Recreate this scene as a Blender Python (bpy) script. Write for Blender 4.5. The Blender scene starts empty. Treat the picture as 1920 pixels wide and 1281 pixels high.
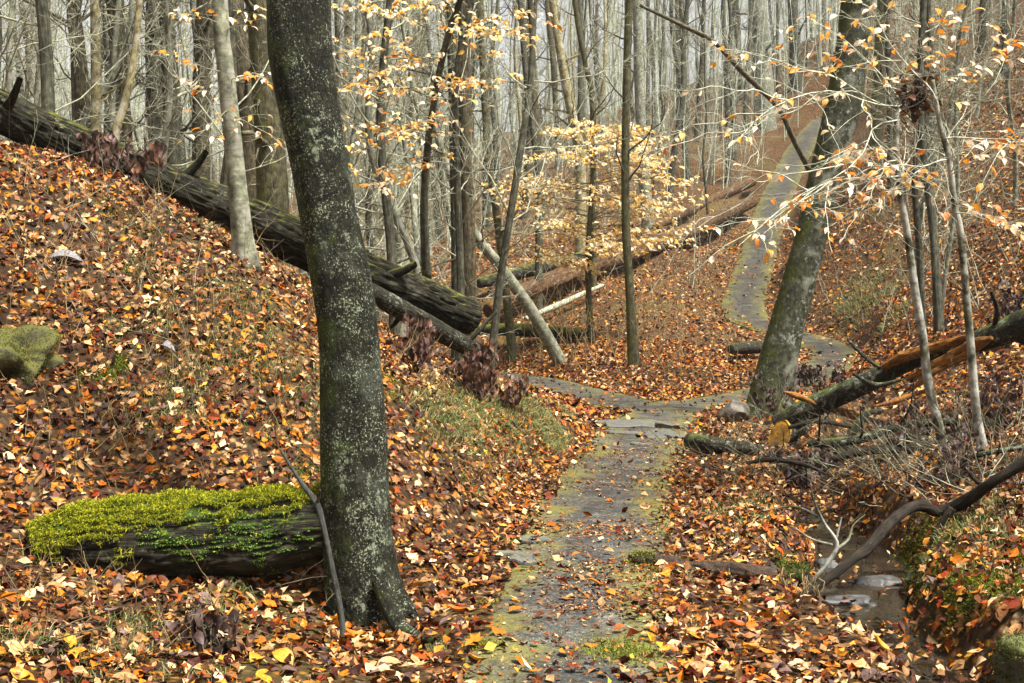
import bpy, math, random
import numpy as np

# ------------------------------------------------------------------ camera, sky, sun, exposure
SC = bpy.context.scene
COL = SC.collection
F, UC, VH = 2200.0, 960.0, 560.0        # focal length in photo pixels, centre column, horizon row (1920 wide frame)
cam_d = bpy.data.cameras.new('camera')
cam = bpy.data.objects.new('camera', cam_d)
COL.objects.link(cam)
cam.location = (0, 0, 0)
cam.rotation_euler = (math.radians(90), 0, 0)
cam_d.sensor_width = 36.0
cam_d.lens = 36.0 * F / 1920.0
cam_d.shift_y = (VH - 640.5) / 1920.0
cam_d.clip_start, cam_d.clip_end = 0.05, 1500
SC.camera = cam

SUN_EL, SUN_AZ = math.radians(62), math.radians(125)      # azimuth from +Y towards +X
W = bpy.data.worlds.new('World')
SC.world = W
W.use_nodes = True
nt = W.node_tree
bg = nt.nodes['Background']
sky = nt.nodes.new('ShaderNodeTexSky')
sky.sky_type = 'NISHITA'
sky.sun_disc = False
sky.sun_elevation = SUN_EL
sky.sun_rotation = SUN_AZ
sky.air_density, sky.dust_density, sky.ozone_density = 1.0, 4.0, 1.0
hs = nt.nodes.new('ShaderNodeHueSaturation')
hs.inputs['Saturation'].default_value = 0.08
nt.links.new(sky.outputs[0], hs.inputs['Color'])
nt.links.new(hs.outputs[0], bg.inputs['Color'])
bg.inputs['Strength'].default_value = 0.06
sun_d = bpy.data.lights.new('sun', 'SUN')
sun_d.energy, sun_d.angle, sun_d.color = 3.5, math.radians(10), (1.0, 0.97, 0.9)
sun = bpy.data.objects.new('sun', sun_d)
COL.objects.link(sun)
sun.rotation_euler = (math.radians(90) - SUN_EL, 0, -SUN_AZ + math.pi)
sun.rotation_euler = (-(math.pi / 2 - SUN_EL), 0, -SUN_AZ)
SC.view_settings.view_transform = 'Standard'
SC.view_settings.look = 'None'
SC.view_settings.gamma = 1.0
SC.view_settings.exposure = 1.9
SC.cycles.max_bounces = 6
SC.cycles.diffuse_bounces = 2
SC.cycles.glossy_bounces = 2
SC.cycles.transmission_bounces = 3
SC.cycles.volume_bounces = 0
SC.cycles.transparent_max_bounces = 4
SC.cycles.use_denoising = True

# ------------------------------------------------------------------ helpers
def A(*a): return np.array(a, float)
def P(u, v, d): return A((u - UC) / F * d, d, (VH - v) / F * d)
def nrm(v): return v / np.maximum(np.linalg.norm(v, axis=-1, keepdims=True), 1e-9)
def sstep(a, b, x):
    t = np.clip((x - a) / (b - a), 0, 1)
    return t * t * (3 - 2 * t)

def _h(ix, iy, iz, s):
    n = (ix.astype(np.int64) * 374761393 + iy.astype(np.int64) * 668265263 + iz.astype(np.int64) * 2147483647 + s * 1274126177) & 0xffffffff
    n = ((n ^ (n >> 13)) * 1274126177) & 0xffffffff
    return ((n ^ (n >> 16)) & 0xffff) / 65535.0
def vn(p, s=0):
    p = np.asarray(p, float)
    i = np.floor(p).astype(int)
    f = p - i
    f = f * f * (3 - 2 * f)
    r = 0
    for dx in (0, 1):
        for dy in (0, 1):
            for dz in (0, 1):
                w = (f[..., 0] if dx else 1 - f[..., 0]) * (f[..., 1] if dy else 1 - f[..., 1]) * (f[..., 2] if dz else 1 - f[..., 2])
                r = r + w * _h(i[..., 0] + dx, i[..., 1] + dy, i[..., 2] + dz, s)
    return r
def fbm(p, o=4, s=0):
    r, a, t = 0, 1.0, 0
    p = np.asarray(p, float)
    for k in range(o):
        r = r + a * vn(p * 2.03 ** k + 7.3 * k, s + k)
        t += a
        a *= 0.5
    return r / t

def mk(name, V, Fs, mats, parent=None, attrs=None, smooth=True, kind=None, midx=None):
    """one mesh object out of numpy arrays"""
    me = mesh(name, V, Fs, mats, attrs, smooth, midx)
    return ob(name, me, parent, kind)
def mesh(name, V, Fs, mats, attrs=None, smooth=True, midx=None):
    me = bpy.data.meshes.new(name)
    V = np.asarray(V, np.float32).reshape(-1, 3)
    if not isinstance(Fs, (list, tuple)): Fs = [Fs]
    Fs = [np.asarray(f, np.int32) for f in Fs if len(f)]
    me.vertices.add(len(V))
    me.vertices.foreach_set('co', V.ravel())
    tot = np.concatenate([np.full(len(f), f.shape[1], np.int32) for f in Fs])
    idx = np.concatenate([f.ravel() for f in Fs])
    me.loops.add(len(idx))
    me.loops.foreach_set('vertex_index', idx)
    me.polygons.add(len(tot))
    st = np.concatenate([[0], np.cumsum(tot)[:-1]]).astype(np.int32)
    me.polygons.foreach_set('loop_start', st)
    if midx is not None: me.polygons.foreach_set('material_index', np.asarray(midx, np.int32))
    me.update(calc_edges=True)
    me.polygons.foreach_set('use_smooth', np.full(len(tot), smooth))
    for k, v in (attrs or {}).items():
        v = np.asarray(v, np.float32)
        if k == 'col':
            a = me.attributes.new('col', 'FLOAT_COLOR', 'POINT')
            a.data.foreach_set('color', np.concatenate([v, np.ones((len(v), 1), np.float32)], 1).ravel())
        else:
            a = me.attributes.new(k, 'FLOAT_VECTOR', 'POINT')
            a.data.foreach_set('vector', v.ravel())
    for m in (mats if isinstance(mats, (list, tuple)) else [mats]): me.materials.append(m)
    return me
def ob(name, me, parent=None, kind=None):
    o = bpy.data.objects.new(name, me)
    COL.objects.link(o)
    if parent is not None: o.parent = parent
    if kind: o['kind'] = kind
    return o
def tag(o, label, cat, group=None):
    o['label'] = label
    o['category'] = cat
    if group: o['group'] = group
    return o
def empty(name, loc, label, cat, group=None):
    o = bpy.data.objects.new(name, None)
    COL.objects.link(o)
    o.location = loc
    o.empty_display_size = 0.2
    return tag(o, label, cat, group)

def tubes(PP, RR, k, cap=False):
    """many tapered tubes at once; PP (n,m,3), RR (n,m). returns V, F, straightened coordinates"""
    PP, RR = np.asarray(PP, float), np.asarray(RR, float)
    n, m = RR.shape
    T = nrm(np.gradient(PP, axis=1))
    mean = nrm(PP[:, -1] - PP[:, 0])
    ref = np.where(np.abs(mean[:, :1]) < 0.7, A(1, 0, 0), A(0, 1, 0))
    a = nrm(np.cross(mean, ref))[:, None, :]
    U = nrm(a - (a * T).sum(-1, keepdims=True) * T)
    Wv = np.cross(T, U)
    th = np.arange(k) * 2 * math.pi / k
    c, s = np.cos(th)[None, None, :, None], np.sin(th)[None, None, :, None]
    V = PP[:, :, None] + RR[:, :, None, None] * (c * U[:, :, None] + s * Wv[:, :, None])
    seg = np.linalg.norm(np.diff(PP, axis=1), axis=-1)
    S = np.concatenate([np.zeros((n, 1)), np.cumsum(seg, 1)], 1)
    off = (np.arange(n) * 3.17)[:, None, None]
    B = np.stack(np.broadcast_arrays(RR[:, :, None] * np.cos(th) + off, RR[:, :, None] * np.sin(th), S[:, :, None]), -1)
    i = np.arange(n)[:, None, None] * m * k
    j = np.arange(m - 1)[None, :, None] * k
    q = np.arange(k)[None, None, :]
    q2 = (q + 1) % k
    Fq = np.stack(np.broadcast_arrays(i + j + q, i + j + q2, i + j + k + q2, i + j + k + q), -1).reshape(-1, 4)
    return V.reshape(-1, 3), Fq, B.reshape(-1, 3)
class Acc:
    """collects pieces of one mesh"""
    def __init__(s): s.V, s.F, s.B, s.C, s.n = [], [], [], [], 0
    def add(s, V, Fq, B=None, C=None):
        s.V.append(V); s.F.append(np.asarray(Fq) + s.n); s.n += len(V)
        if B is not None: s.B.append(B)
        if C is not None: s.C.append(C)
    def out(s):
        at = {}
        if s.B: at['bark'] = np.concatenate(s.B)
        if s.C: at['col'] = np.concatenate(s.C)
        return np.concatenate(s.V), s.F, at
    def mesh(s, name, mat, smooth=True):
        V, Fs, at = s.out()
        return mesh(name, V, Fs, mat, at, smooth)
    def obj(s, name, mat, parent=None, kind=None, smooth=True):
        return ob(name, s.mesh(name, mat, smooth), parent, kind)

def resample(pts, n):
    """catmull-rom through rows of pts (any columns), n samples evenly spaced"""
    p = np.asarray(pts, float)
    q = np.vstack([2 * p[0] - p[1], p, 2 * p[-1] - p[-2]])
    out = []
    for i in range(1, len(q) - 2):
        t = np.linspace(0, 1, 24, endpoint=False)[:, None]
        a, b, c, d = q[i - 1], q[i], q[i + 1], q[i + 2]
        out.append(0.5 * (2 * b + (c - a) * t + (2 * a - 5 * b + 4 * c - d) * t ** 2 + (3 * b - a - 3 * c + d) * t ** 3))
    out = np.vstack(out + [p[-1:]])
    L = np.concatenate([[0], np.cumsum(np.linalg.norm(np.diff(out[:, :3], axis=0), axis=1))])
    g = np.linspace(0, L[-1], n)
    return np.stack([np.interp(g, L, out[:, k]) for k in range(out.shape[1])], 1)

def hero(pts, rad, k=32, m=120, amp=0.03, fr=6, fl=0.8, seed=0, flare=0, lobes=5, frr=0, caps=True, flare_h=0.3):
    """one detailed trunk or log: rough surface, root flare, closed ends"""
    d = resample(np.column_stack([pts, rad]), m)
    PP, R = d[:, :3], d[:, 3]
    T = nrm(np.gradient(PP, axis=0))
    mean = nrm(PP[-1] - PP[0])
    a = nrm(np.cross(mean, A(1, 0, 0) if abs(mean[0]) < 0.7 else A(0, 1, 0)))[None]
    U = nrm(a - (a * T).sum(-1, keepdims=True) * T)
    Wv = np.cross(T, U)
    th = np.arange(k) * 2 * math.pi / k
    S = np.concatenate([[0], np.cumsum(np.linalg.norm(np.diff(PP, axis=0), axis=1))])
    c, s = np.cos(th)[None], np.sin(th)[None]
    rm = R.mean()
    q = np.stack(np.broadcast_arrays(c * rm * fr, s * rm * fr, S[:, None] * fl), -1)
    rr = R[:, None] * (1 + amp * 2 * (fbm(q, 4, seed) - 0.5) + amp * 1.5 * (fbm(q * 0.35 + 3, 2, seed + 9) - 0.5))
    if frr: rr = rr * (1 - frr * np.abs(2 * fbm(np.stack(np.broadcast_arrays(c * rm * 26, s * rm * 26, S[:, None] * 4.5), -1), 3, seed + 5) - 1))
    if flare:
        e = np.exp(-S / flare_h)[:, None]
        rr = rr * (1 + flare * e * (0.55 + 0.6 * np.cos(lobes * th + seed)[None] + 0.5 * (fbm(q * 0.4, 2, seed + 3) - 0.5)))
    V = PP[:, None] + rr[..., None] * (c[..., None] * U[:, None] + s[..., None] * Wv[:, None])
    B = np.stack(np.broadcast_arrays(R[:, None] * c + seed * 1.7, R[:, None] * s, S[:, None]), -1)
    j = np.arange(m - 1)[:, None] * k
    qq = np.arange(k)[None]
    q2 = (qq + 1) % k
    Fq = np.stack(np.broadcast_arrays(j + qq, j + q2, j + k + q2, j + k + qq), -1).reshape(-1, 4)
    V, B = V.reshape(-1, 3), B.reshape(-1, 3)
    Ft = np.zeros((0, 3), int)
    if caps:
        n = len(V)
        V = np.vstack([V, PP[0] , PP[-1]])
        B = np.vstack([B, B[0], B[-1]])
        r0 = np.arange(k)
        Ft = np.vstack([np.stack([np.full(k, n), (r0 + 1) % k, r0], 1), np.stack([np.full(k, n + 1), (m - 1) * k + r0, (m - 1) * k + (r0 + 1) % k], 1)])
    return V, [Fq, Ft], B, PP, R

def grow(PP, RR, n, t0, t1, length, ang, m, rng, wob=0.18, up=0.1, rr=0.55, tip=0.25, rmin=0.004):
    """n children on each parent polyline"""
    N, mp = RR.shape
    idx = np.repeat(np.arange(N), n)
    t = rng.uniform(t0, t1, N * n)
    f = t * (mp - 1)
    i = np.minimum(f.astype(int), mp - 2)
    w = (f - i)[:, None]
    p0 = PP[idx, i] * (1 - w) + PP[idx, i + 1] * w
    r0 = RR[idx, i] * (1 - w[:, 0]) + RR[idx, i + 1] * w[:, 0]
    T = nrm(PP[idx, i + 1] - PP[idx, i])
    perp = rng.normal(size=T.shape)
    perp = nrm(perp - (perp * T).sum(1, keepdims=True) * T)
    a = ang + rng.normal(0, 0.18, N * n)
    D = nrm(np.cos(a)[:, None] * T + np.sin(a)[:, None] * perp)
    Lp = np.linalg.norm(np.diff(PP, axis=1), axis=-1).sum(1)[idx]
    L = (length * Lp if length < 1 else length) * rng.uniform(0.55, 1.15, N * n) * (1.05 - 0.55 * t)
    out = [p0]
    for k in range(m - 1):
        D = nrm(D + rng.normal(0, wob, D.shape) + A(0, 0, up))
        out.append(out[-1] + D * (L / (m - 1))[:, None])
    R = np.maximum(r0 * rr, rmin)[:, None] * np.linspace(1, tip, m)[None]
    return np.stack(out, 1), R

# ------------------------------------------------------------------ materials
def new_mat(name):
    m = bpy.data.materials.new(name)
    m.use_nodes = True
    n = m.node_tree.nodes
    b = n['Principled BSDF']
    return m, m.node_tree, b
def nd(t, typ, **kw):
    n = t.nodes.new('ShaderNode' + typ)
    for k, v in kw.items():
        if k in n.inputs: 
            if isinstance(v, bpy.types.NodeSocket): t.links.new(v, n.inputs[k])
            else: n.inputs[k].default_value = v
        else: setattr(n, k, v)
    return n
def ramp(t, fac, stops, interp='LINEAR'):
    n = t.nodes.new('ShaderNodeValToRGB')
    t.links.new(fac, n.inputs[0])
    e = n.color_ramp
    e.interpolation = interp
    while len(e.elements) < len(stops): e.elements.new(0.5)
    for el, (p, c) in zip(e.elements, stops):
        el.position = p
        el.color = (*(c if isinstance(c, (tuple, list)) else (c, c, c)), 1)
    return n.outputs[0]
def mix(t, fac, a, b, mode='MIX'):
    n = t.nodes.new('ShaderNodeMix')
    n.data_type = 'RGBA'
    n.blend_type = mode
    for s, v in ((n.inputs[0], fac), (n.inputs[6], a), (n.inputs[7], b)):
        if isinstance(v, bpy.types.NodeSocket): t.links.new(v, s)
        else: s.default_value = v if isinstance(v, (int, float)) else (*v, 1)
    return n.outputs[2]
def mth(t, op, a, b=0.0):
    n = t.nodes.new('ShaderNodeMath')
    n.operation = op
    for s, v in ((n.inputs[0], a), (n.inputs[1], b)):
        if isinstance(v, bpy.types.NodeSocket): t.links.new(v, s)
        else: s.default_value = v
    return n.outputs[0]
def vscale(t, vec, s):
    return nd(t, 'Mapping', Vector=vec, Scale=s).outputs[0]
def noise(t, vec, scale, detail=5, rough=0.6):
    return nd(t, 'TexNoise', Vector=vec, Scale=scale, Detail=detail, Roughness=rough).outputs[0]
def bump(t, b, h, strength=0.5, dist=0.02):
    n = nd(t, 'Bump', Strength=strength, Distance=dist, Height=h)
    t.links.new(n.outputs[0], b.inputs['Normal'])

def bark(name, dark, light, patch=None, patch_amt=0.5, lichen=0.0, lichen_col=(0.45, 0.48, 0.38), moss=0.0, moss_col=(0.07, 0.085, 0.012), sx=22, sz=3.0, rough=0.75, bs=0.6, rings=False, lsc=42, mz=0.3, blotch=0.0):
    m, t, b = new_mat(name)
    tint = (0.93, 1.0, 0.86)
    dark, light = (tuple(x * y for x, y in zip(q, tint)) for q in (dark, light))
    v = nd(t, 'Attribute', attribute_name='bark').outputs['Vector']
    vs = vscale(t, v, (1, 1, sz / sx))
    n1 = noise(t, vs, sx, 8, 0.68)
    c = ramp(t, n1, [(0.3, dark), (0.68, light)])
    c = mix(t, 1.0, c, ramp(t, noise(t, v, 9.0, 6, 0.7), [(0.34, 0.4), (0.5, 0.95), (0.66, 1.7)]), 'MULTIPLY')
    n2 = noise(t, v, 3.2, 4, 0.6)
    if patch: c = mix(t, ramp(t, n2, [(0.62 - 0.25 * patch_amt, 0), (0.72 - 0.2 * patch_amt, 1)]), c, mix(t, n1, patch, tuple(x * 0.6 for x in patch)))
    if rings:
        vr = vscale(t, v, (2, 2, 45))
        c = mix(t, ramp(t, noise(t, vr, 1.0, 3, 0.5), [(0.58, 0.0), (0.75, 0.75)]), c, tuple(x * 0.8 for x in dark))
    if moss:
        ns = nd(t, 'SeparateXYZ', Vector=nd(t, 'NewGeometry').outputs['Normal'])
        s = mth(t, 'ADD', mth(t, 'MULTIPLY', ns.outputs[0], -0.16), mth(t, 'MULTIPLY', ns.outputs[2], mz))
        s = mth(t, 'ADD', s, noise(t, v, 5.0, 6, 0.7))
        k = 0.86 - 0.42 * moss
        c = mix(t, ramp(t, s, [(k, 0), (k + 0.16, 0.9)]), c, mix(t, n1, moss_col, tuple(x * 2.2 for x in moss_col)))
    if blotch:
        bl_ = mth(t, 'ADD', mth(t, 'MULTIPLY', noise(t, v, 11, 9, 0.82), 0.75), mth(t, 'MULTIPLY', noise(t, v, 1.7, 2, 0.5), 0.25))
        kb = 0.60 - 0.1 * blotch
        c = mix(t, ramp(t, bl_, [(kb, 0), (kb + 0.03, 0.8)]), c, mix(t, n1, tuple(x * 0.45 for x in lichen_col), tuple(x * 0.9 for x in lichen_col)))
    if lichen:
        l1 = noise(t, v, lsc, 4, 0.75)
        l2 = noise(t, v, 4.5, 3, 0.6)
        l = mth(t, 'ADD', l1, mth(t, 'MULTIPLY', l2, 0.3))
        k = 0.86 - 0.13 * lichen
        c = mix(t, ramp(t, l, [(k, 0), (k + 0.05, 0.85)]), c, lichen_col)
    t.links.new(c, b.inputs['Base Color'])
    b.inputs['Roughness'].default_value = rough
    b.inputs['Specular IOR Level'].default_value = 0.15
    bump(t, b, n1, bs, 0.04)
    return m
M = {}
M['hero'] = bark('bark_old_beech', (0.0035, 0.003, 0.0018), (0.024, 0.022, 0.012), (0.055, 0.06, 0.042), 0.35, 0.95, (0.36, 0.4, 0.27), 0.72, (0.026, 0.036, 0.005), 34, 16, bs=1.0, rings=True, lsc=70, mz=0.05, blotch=0.15)
M['lean'] = bark('bark_leaning', (0.012, 0.011, 0.006), (0.06, 0.056, 0.036), (0.17, 0.17, 0.125), 0.35, 0.35, (0.36, 0.38, 0.32), 0.68, (0.03, 0.034, 0.005), 20, 12, bs=0.6, blotch=0.4)
M['beech'] = bark('bark_young_beech', (0.085, 0.08, 0.06), (0.24, 0.225, 0.175), (0.32, 0.3, 0.24), 0.4, 0.22, (0.5, 0.5, 0.42), 0.2, (0.05, 0.055, 0.012), 14, 20, bs=0.25, rings=True)
M['brown'] = bark('bark_furrowed_brown', (0.02, 0.014, 0.008), (0.13, 0.1, 0.066), None, 0, 0.2, (0.35, 0.35, 0.28), 0.42, (0.05, 0.055, 0.01), 34, 3.5, bs=0.9)
M['grey'] = bark('bark_grey', (0.07, 0.066, 0.054), (0.26, 0.245, 0.2), (0.34, 0.32, 0.27), 0.3, 0.25, (0.46, 0.46, 0.4), 0.2, (0.06, 0.06, 0.02), 24, 4, bs=0.5)
M['darkgrey'] = bark('bark_dark_grey', (0.018, 0.016, 0.012), (0.1, 0.09, 0.068), None, 0, 0.25, (0.4, 0.4, 0.34), 0.3, (0.05, 0.055, 0.015), 30, 3.5, bs=0.7)
M['mossy'] = bark('bark_mossy', (0.018, 0.014, 0.008), (0.095, 0.078, 0.045), None, 0, 0.15, (0.36, 0.36, 0.24), 0.8, (0.055, 0.06, 0.008), 30, 5, bs=0.5)
M['tan'] = bark('bark_tan', (0.09, 0.07, 0.035), (0.3, 0.24, 0.14), (0.4, 0.36, 0.27), 0.4, 0.2, (0.5, 0.48, 0.38), 0.3, (0.09, 0.08, 0.012), 20, 9, bs=0.4)
M['log'] = bark('bark_fallen_log', (0.0035, 0.003, 0.002), (0.034, 0.028, 0.018), (0.09, 0.082, 0.06), 0.15, 0.3, (0.3, 0.31, 0.25), 0.55, (0.07, 0.075, 0.008), 42, 5, bs=1.0, blotch=0.15)
M['rotlog'] = bark('bark_rotten_log', (0.004, 0.003, 0.002), (0.05, 0.04, 0.028), None, 0, 0.45, (0.12, 0.2, 0.07), 0.5, (0.05, 0.085, 0.008), 60, 2.2, bs=1.0, lsc=30)
M['redlog'] = bark('wood_weathered_log', (0.012, 0.006, 0.004), (0.13, 0.062, 0.03), (0.16, 0.12, 0.08), 0.25, 0.1, (0.3, 0.3, 0.22), 0.15, (0.07, 0.06, 0.015), 34, 1.6, bs=0.9)
M['lichlog'] = bark('bark_lichen_log', (0.005, 0.004, 0.003), (0.04, 0.033, 0.022), None, 0, 0.6, (0.34, 0.37, 0.28), 0.3, (0.05, 0.065, 0.012), 34, 6, bs=1.0, blotch=0.45)
M['wetbranch'] = bark('bark_wet_branch', (0.005, 0.0035, 0.0025), (0.035, 0.023, 0.016), None, 0, 0.1, (0.3, 0.28, 0.22), 0, (0.05, 0.05, 0.01), 40, 6, 0.65, 0.8)
M['stick'] = bark('bark_dark_stick', (0.012, 0.011, 0.012), (0.07, 0.066, 0.064), None, 0, 0.3, (0.3, 0.3, 0.28), 0, (0.05, 0.05, 0.01), 60, 10, 0.5, 0.6)
M['fresh'] = bark('wood_split', (0.06, 0.018, 0.004), (0.36, 0.14, 0.03), (0.3, 0.2, 0.1), 0.35, 0, (0, 0, 0), 0, (0, 0, 0), 60, 1.5, 0.6, 0.9)
M['cut'] = bark('wood_cut_end', (0.26, 0.11, 0.015), (0.5, 0.25, 0.045), (0.2, 0.09, 0.02), 0.35, 0, (0, 0, 0), 0, (0, 0, 0), 20, 20, 0.7, 0.4)
M['twig'] = bark('twig_pale', (0.16, 0.145, 0.115), (0.42, 0.39, 0.32), None, 0, 0, (0, 0, 0), 0, (0, 0, 0), 20, 6, bs=0.1)
M['whitetwig'] = bark('twig_white', (0.3, 0.28, 0.24), (0.6, 0.57, 0.5), None, 0, 0, (0, 0, 0), 0, (0, 0, 0), 20, 6, bs=0.1)
M['darktwig'] = bark('twig_dark', (0.035, 0.027, 0.018), (0.14, 0.115, 0.08), None, 0, 0.15, (0.35, 0.35, 0.28), 0, (0, 0, 0), 20, 6, bs=0.2)
M['fartwig'] = bark('twig_lichen_grey', (0.24, 0.23, 0.2), (0.5, 0.49, 0.43), None, 0, 0, (0, 0, 0), 0, (0, 0, 0), 20, 6, bs=0.1)
M['sap'] = bark('bark_lichen_sapling', (0.02, 0.017, 0.011), (0.1, 0.09, 0.06), (0.4, 0.39, 0.33), 0.7, 0.5, (0.5, 0.5, 0.42), 0.35, (0.05, 0.055, 0.01), 20, 10, bs=0.5)
M['stem'] = bark('stem_brown', (0.09, 0.055, 0.025), (0.32, 0.22, 0.12), None, 0, 0, (0, 0, 0), 0, (0, 0, 0), 20, 6, bs=0.1)

def leafmat(name, attr=True, rough=0.42, transl=0.0, pal=None, spec=0.45):
    m, t, b = new_mat(name)
    if attr: c = nd(t, 'Attribute', attribute_name='col').outputs['Color']
    else:
        r = nd(t, 'ObjectInfo').outputs['Random']
        c = ramp(t, r, [(i / len(pal), p) for i, p in enumerate(pal)], 'CONSTANT')
    geo = nd(t, 'NewGeometry')
    n = noise(t, geo.outputs['Position'], 55, 4, 0.6)
    c = mix(t, 1.0, c, ramp(t, n, [(0.3, 0.55), (0.65, 1.15)]), 'MULTIPLY')
    t.links.new(c, b.inputs['Base Color'])
    b.inputs['Roughness'].default_value = rough
    b.inputs['Specular IOR Level'].default_value = spec
    bump(t, b, n, 0.3, 0.01)
    if transl:
        tr = nd(t, 'BsdfTranslucent', Color=c)
        ms = nd(t, 'MixShader', Fac=transl)
        t.links.new(b.outputs[0], ms.inputs[1]); t.links.new(tr.outputs[0], ms.inputs[2])
        t.links.new(ms.outputs[0], t.nodes['Material Output'].inputs['Surface'])
    return m
LIT = np.array([(0.36, 0.10, 0.006), (0.42, 0.15, 0.012), (0.25, 0.052, 0.005), (0.46, 0.22, 0.02), (0.46, 0.26, 0.11), (0.58, 0.38, 0.2), (0.34, 0.17, 0.065), (0.10, 0.028, 0.008), (0.05, 0.011, 0.005), (0.024, 0.009, 0.007), (0.12, 0.072, 0.06), (0.19, 0.085, 0.03), (0.15, 0.022, 0.005)])
LITW = np.array([11, 11, 8, 6, 13, 10, 11, 9, 11, 9, 4, 8, 5.0]); LITW /= LITW.sum()
BEE = np.array([(0.84, 0.66, 0.33), (0.88, 0.75, 0.5), (0.80, 0.55, 0.15), (0.74, 0.42, 0.05), (0.66, 0.28, 0.015), (0.86, 0.70, 0.4)])
M['litter'] = leafmat('leaf_litter', True, 0.5, 0.0, spec=0.12)
M['leafobj'] = leafmat('leaf_fallen', False, 0.45, 0.1, spec=0.22, pal= [tuple(x) for x in LIT[[0, 4, 1, 7, 3, 5, 2, 11, 6, 0, 8, 5, 1, 10, 12]]])
M['beechleaf'] = leafmat('leaf_beech', True, 0.5, 0.4)
M['beechleafobj'] = leafmat('leaf_beech_near', False, 0.5, 0.35, [(0.72, 0.28, 0.02), (0.86, 0.68, 0.48), (0.66, 0.2, 0.01), (0.78, 0.42, 0.08), (0.82, 0.6, 0.36), (0.86, 0.7, 0.5)])
M['deadleaf'] = leafmat('leaf_withered', True, 0.55, 0.05)
M['moss'] = leafmat('moss_blades', True, 0.7, 0.25, spec=0.2)
M['grass'] = leafmat('grass_blades', True, 0.5, 0.3, spec=0.3)

def mat_floor():
    m, t, b = new_mat('forest_floor_soil')
    p = nd(t, 'NewGeometry').outputs['Position']
    vo = nd(t, 'TexVoronoi', Vector=p, Scale=15.0, Randomness=1.0)
    sp = nd(t, 'SeparateColor', Color=vo.outputs['Color'])
    pal = [tuple(x) for x in LIT[[0, 7, 5, 1, 9, 11, 6, 8, 11, 4, 1, 3, 6]]]
    c = ramp(t, sp.outputs[0], [(i / len(pal), q) for i, q in enumerate(pal)], 'CONSTANT')
    c = mix(t, ramp(t, vo.outputs['Distance'], [(0.2, 0), (0.5, 0.9)]), c, (0.012, 0.007, 0.004))
    n = noise(t, p, 0.5, 5, 0.65)
    c = mix(t, ramp(t, n, [(0.52, 0), (0.7, 0.62)]), c, mix(t, sp.outputs[1], (0.07, 0.08, 0.015), (0.16, 0.13, 0.04)))
    sep = nd(t, 'SeparateXYZ', Vector=p)
    near = mth(t, 'MULTIPLY', mth(t, 'LESS_THAN', sep.outputs[1], 26.0), 0.0)
    c = mix(t, 0.42, c, mix(t, noise(t, p, 9, 6, 0.7), (0.012, 0.008, 0.004), (0.06, 0.038, 0.017)))
    t.links.new(c, b.inputs['Base Color'])
    b.inputs['Roughness'].default_value = 0.7
    b.inputs['Specular IOR Level'].default_value = 0.1
    bump(t, b, mix(t, 0.5, sp.outputs[2], noise(t, p, 30, 5, 0.7)), 0.7, 0.05)
    return m
def mat_path():
    m, t, b = new_mat('asphalt_mossy_wet')
    p = nd(t, 'NewGeometry').outputs['Position']
    e = nd(t, 'SeparateXYZ', Vector=nd(t, 'Attribute', attribute_name='across').outputs['Vector'])
    g = nd(t, 'TexVoronoi', Vector=p, Scale=95.0)
    sp = nd(t, 'SeparateColor', Color=g.outputs['Color'])
    c = ramp(t, sp.outputs[0], [(0.0, (0.016, 0.0165, 0.013)), (0.7, (0.07, 0.07, 0.052)), (0.95, (0.2, 0.19, 0.15))])
    n = noise(t, p, 1.6, 6, 0.7)
    c = mix(t, ramp(t, n, [(0.42, 0.65), (0.62, 0)]), c, (0.012, 0.013, 0.013))
    c = mix(t, 1.0, c, ramp(t, noise(t, p, 4.2, 9, 0.82), [(0.38, 0.15), (0.49, 0.65), (0.63, 1.5)]), 'MULTIPLY')
    crumbs = nd(t, 'TexVoronoi', Vector=p, Scale=34.0)
    cs = nd(t, 'SeparateColor', Color=crumbs.outputs['Color'])
    c = mix(t, ramp(t, mth(t, 'ADD', mth(t, 'MULTIPLY', cs.outputs[0], 0.4), mth(t, 'MULTIPLY', noise(t, p, 1.1, 5, 0.7), 0.6)), [(0.6, 0), (0.63, 0.85)]), c, mix(t, cs.outputs[1], (0.014, 0.008, 0.004), (0.11, 0.06, 0.03)))
    edge = mth(t, 'ADD', mth(t, 'MULTIPLY', mth(t, 'ABSOLUTE', e.outputs[0]), 0.25), mth(t, 'MULTIPLY', noise(t, p, 1.9, 8, 0.75), 1.1))
    c = mix(t, ramp(t, edge, [(0.62, 0), (0.82, 0.8)]), c, mix(t, sp.outputs[1], (0.07, 0.066, 0.006), (0.18, 0.155, 0.016)))
    t.links.new(c, b.inputs['Base Color'])
    wet = noise(t, p, 0.45, 4, 0.6)
    t.links.new(ramp(t, mth(t, 'ADD', wet, mth(t, 'MULTIPLY', e.outputs[1], 0.012)), [(0.66, 0.85), (0.95, 0.45)]), b.inputs['Roughness'])
    b.inputs['Specular IOR Level'].default_value = 0.5
    bump(t, b, mix(t, 0.5, sp.outputs[0], n), 0.9, 0.03)
    return m
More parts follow.
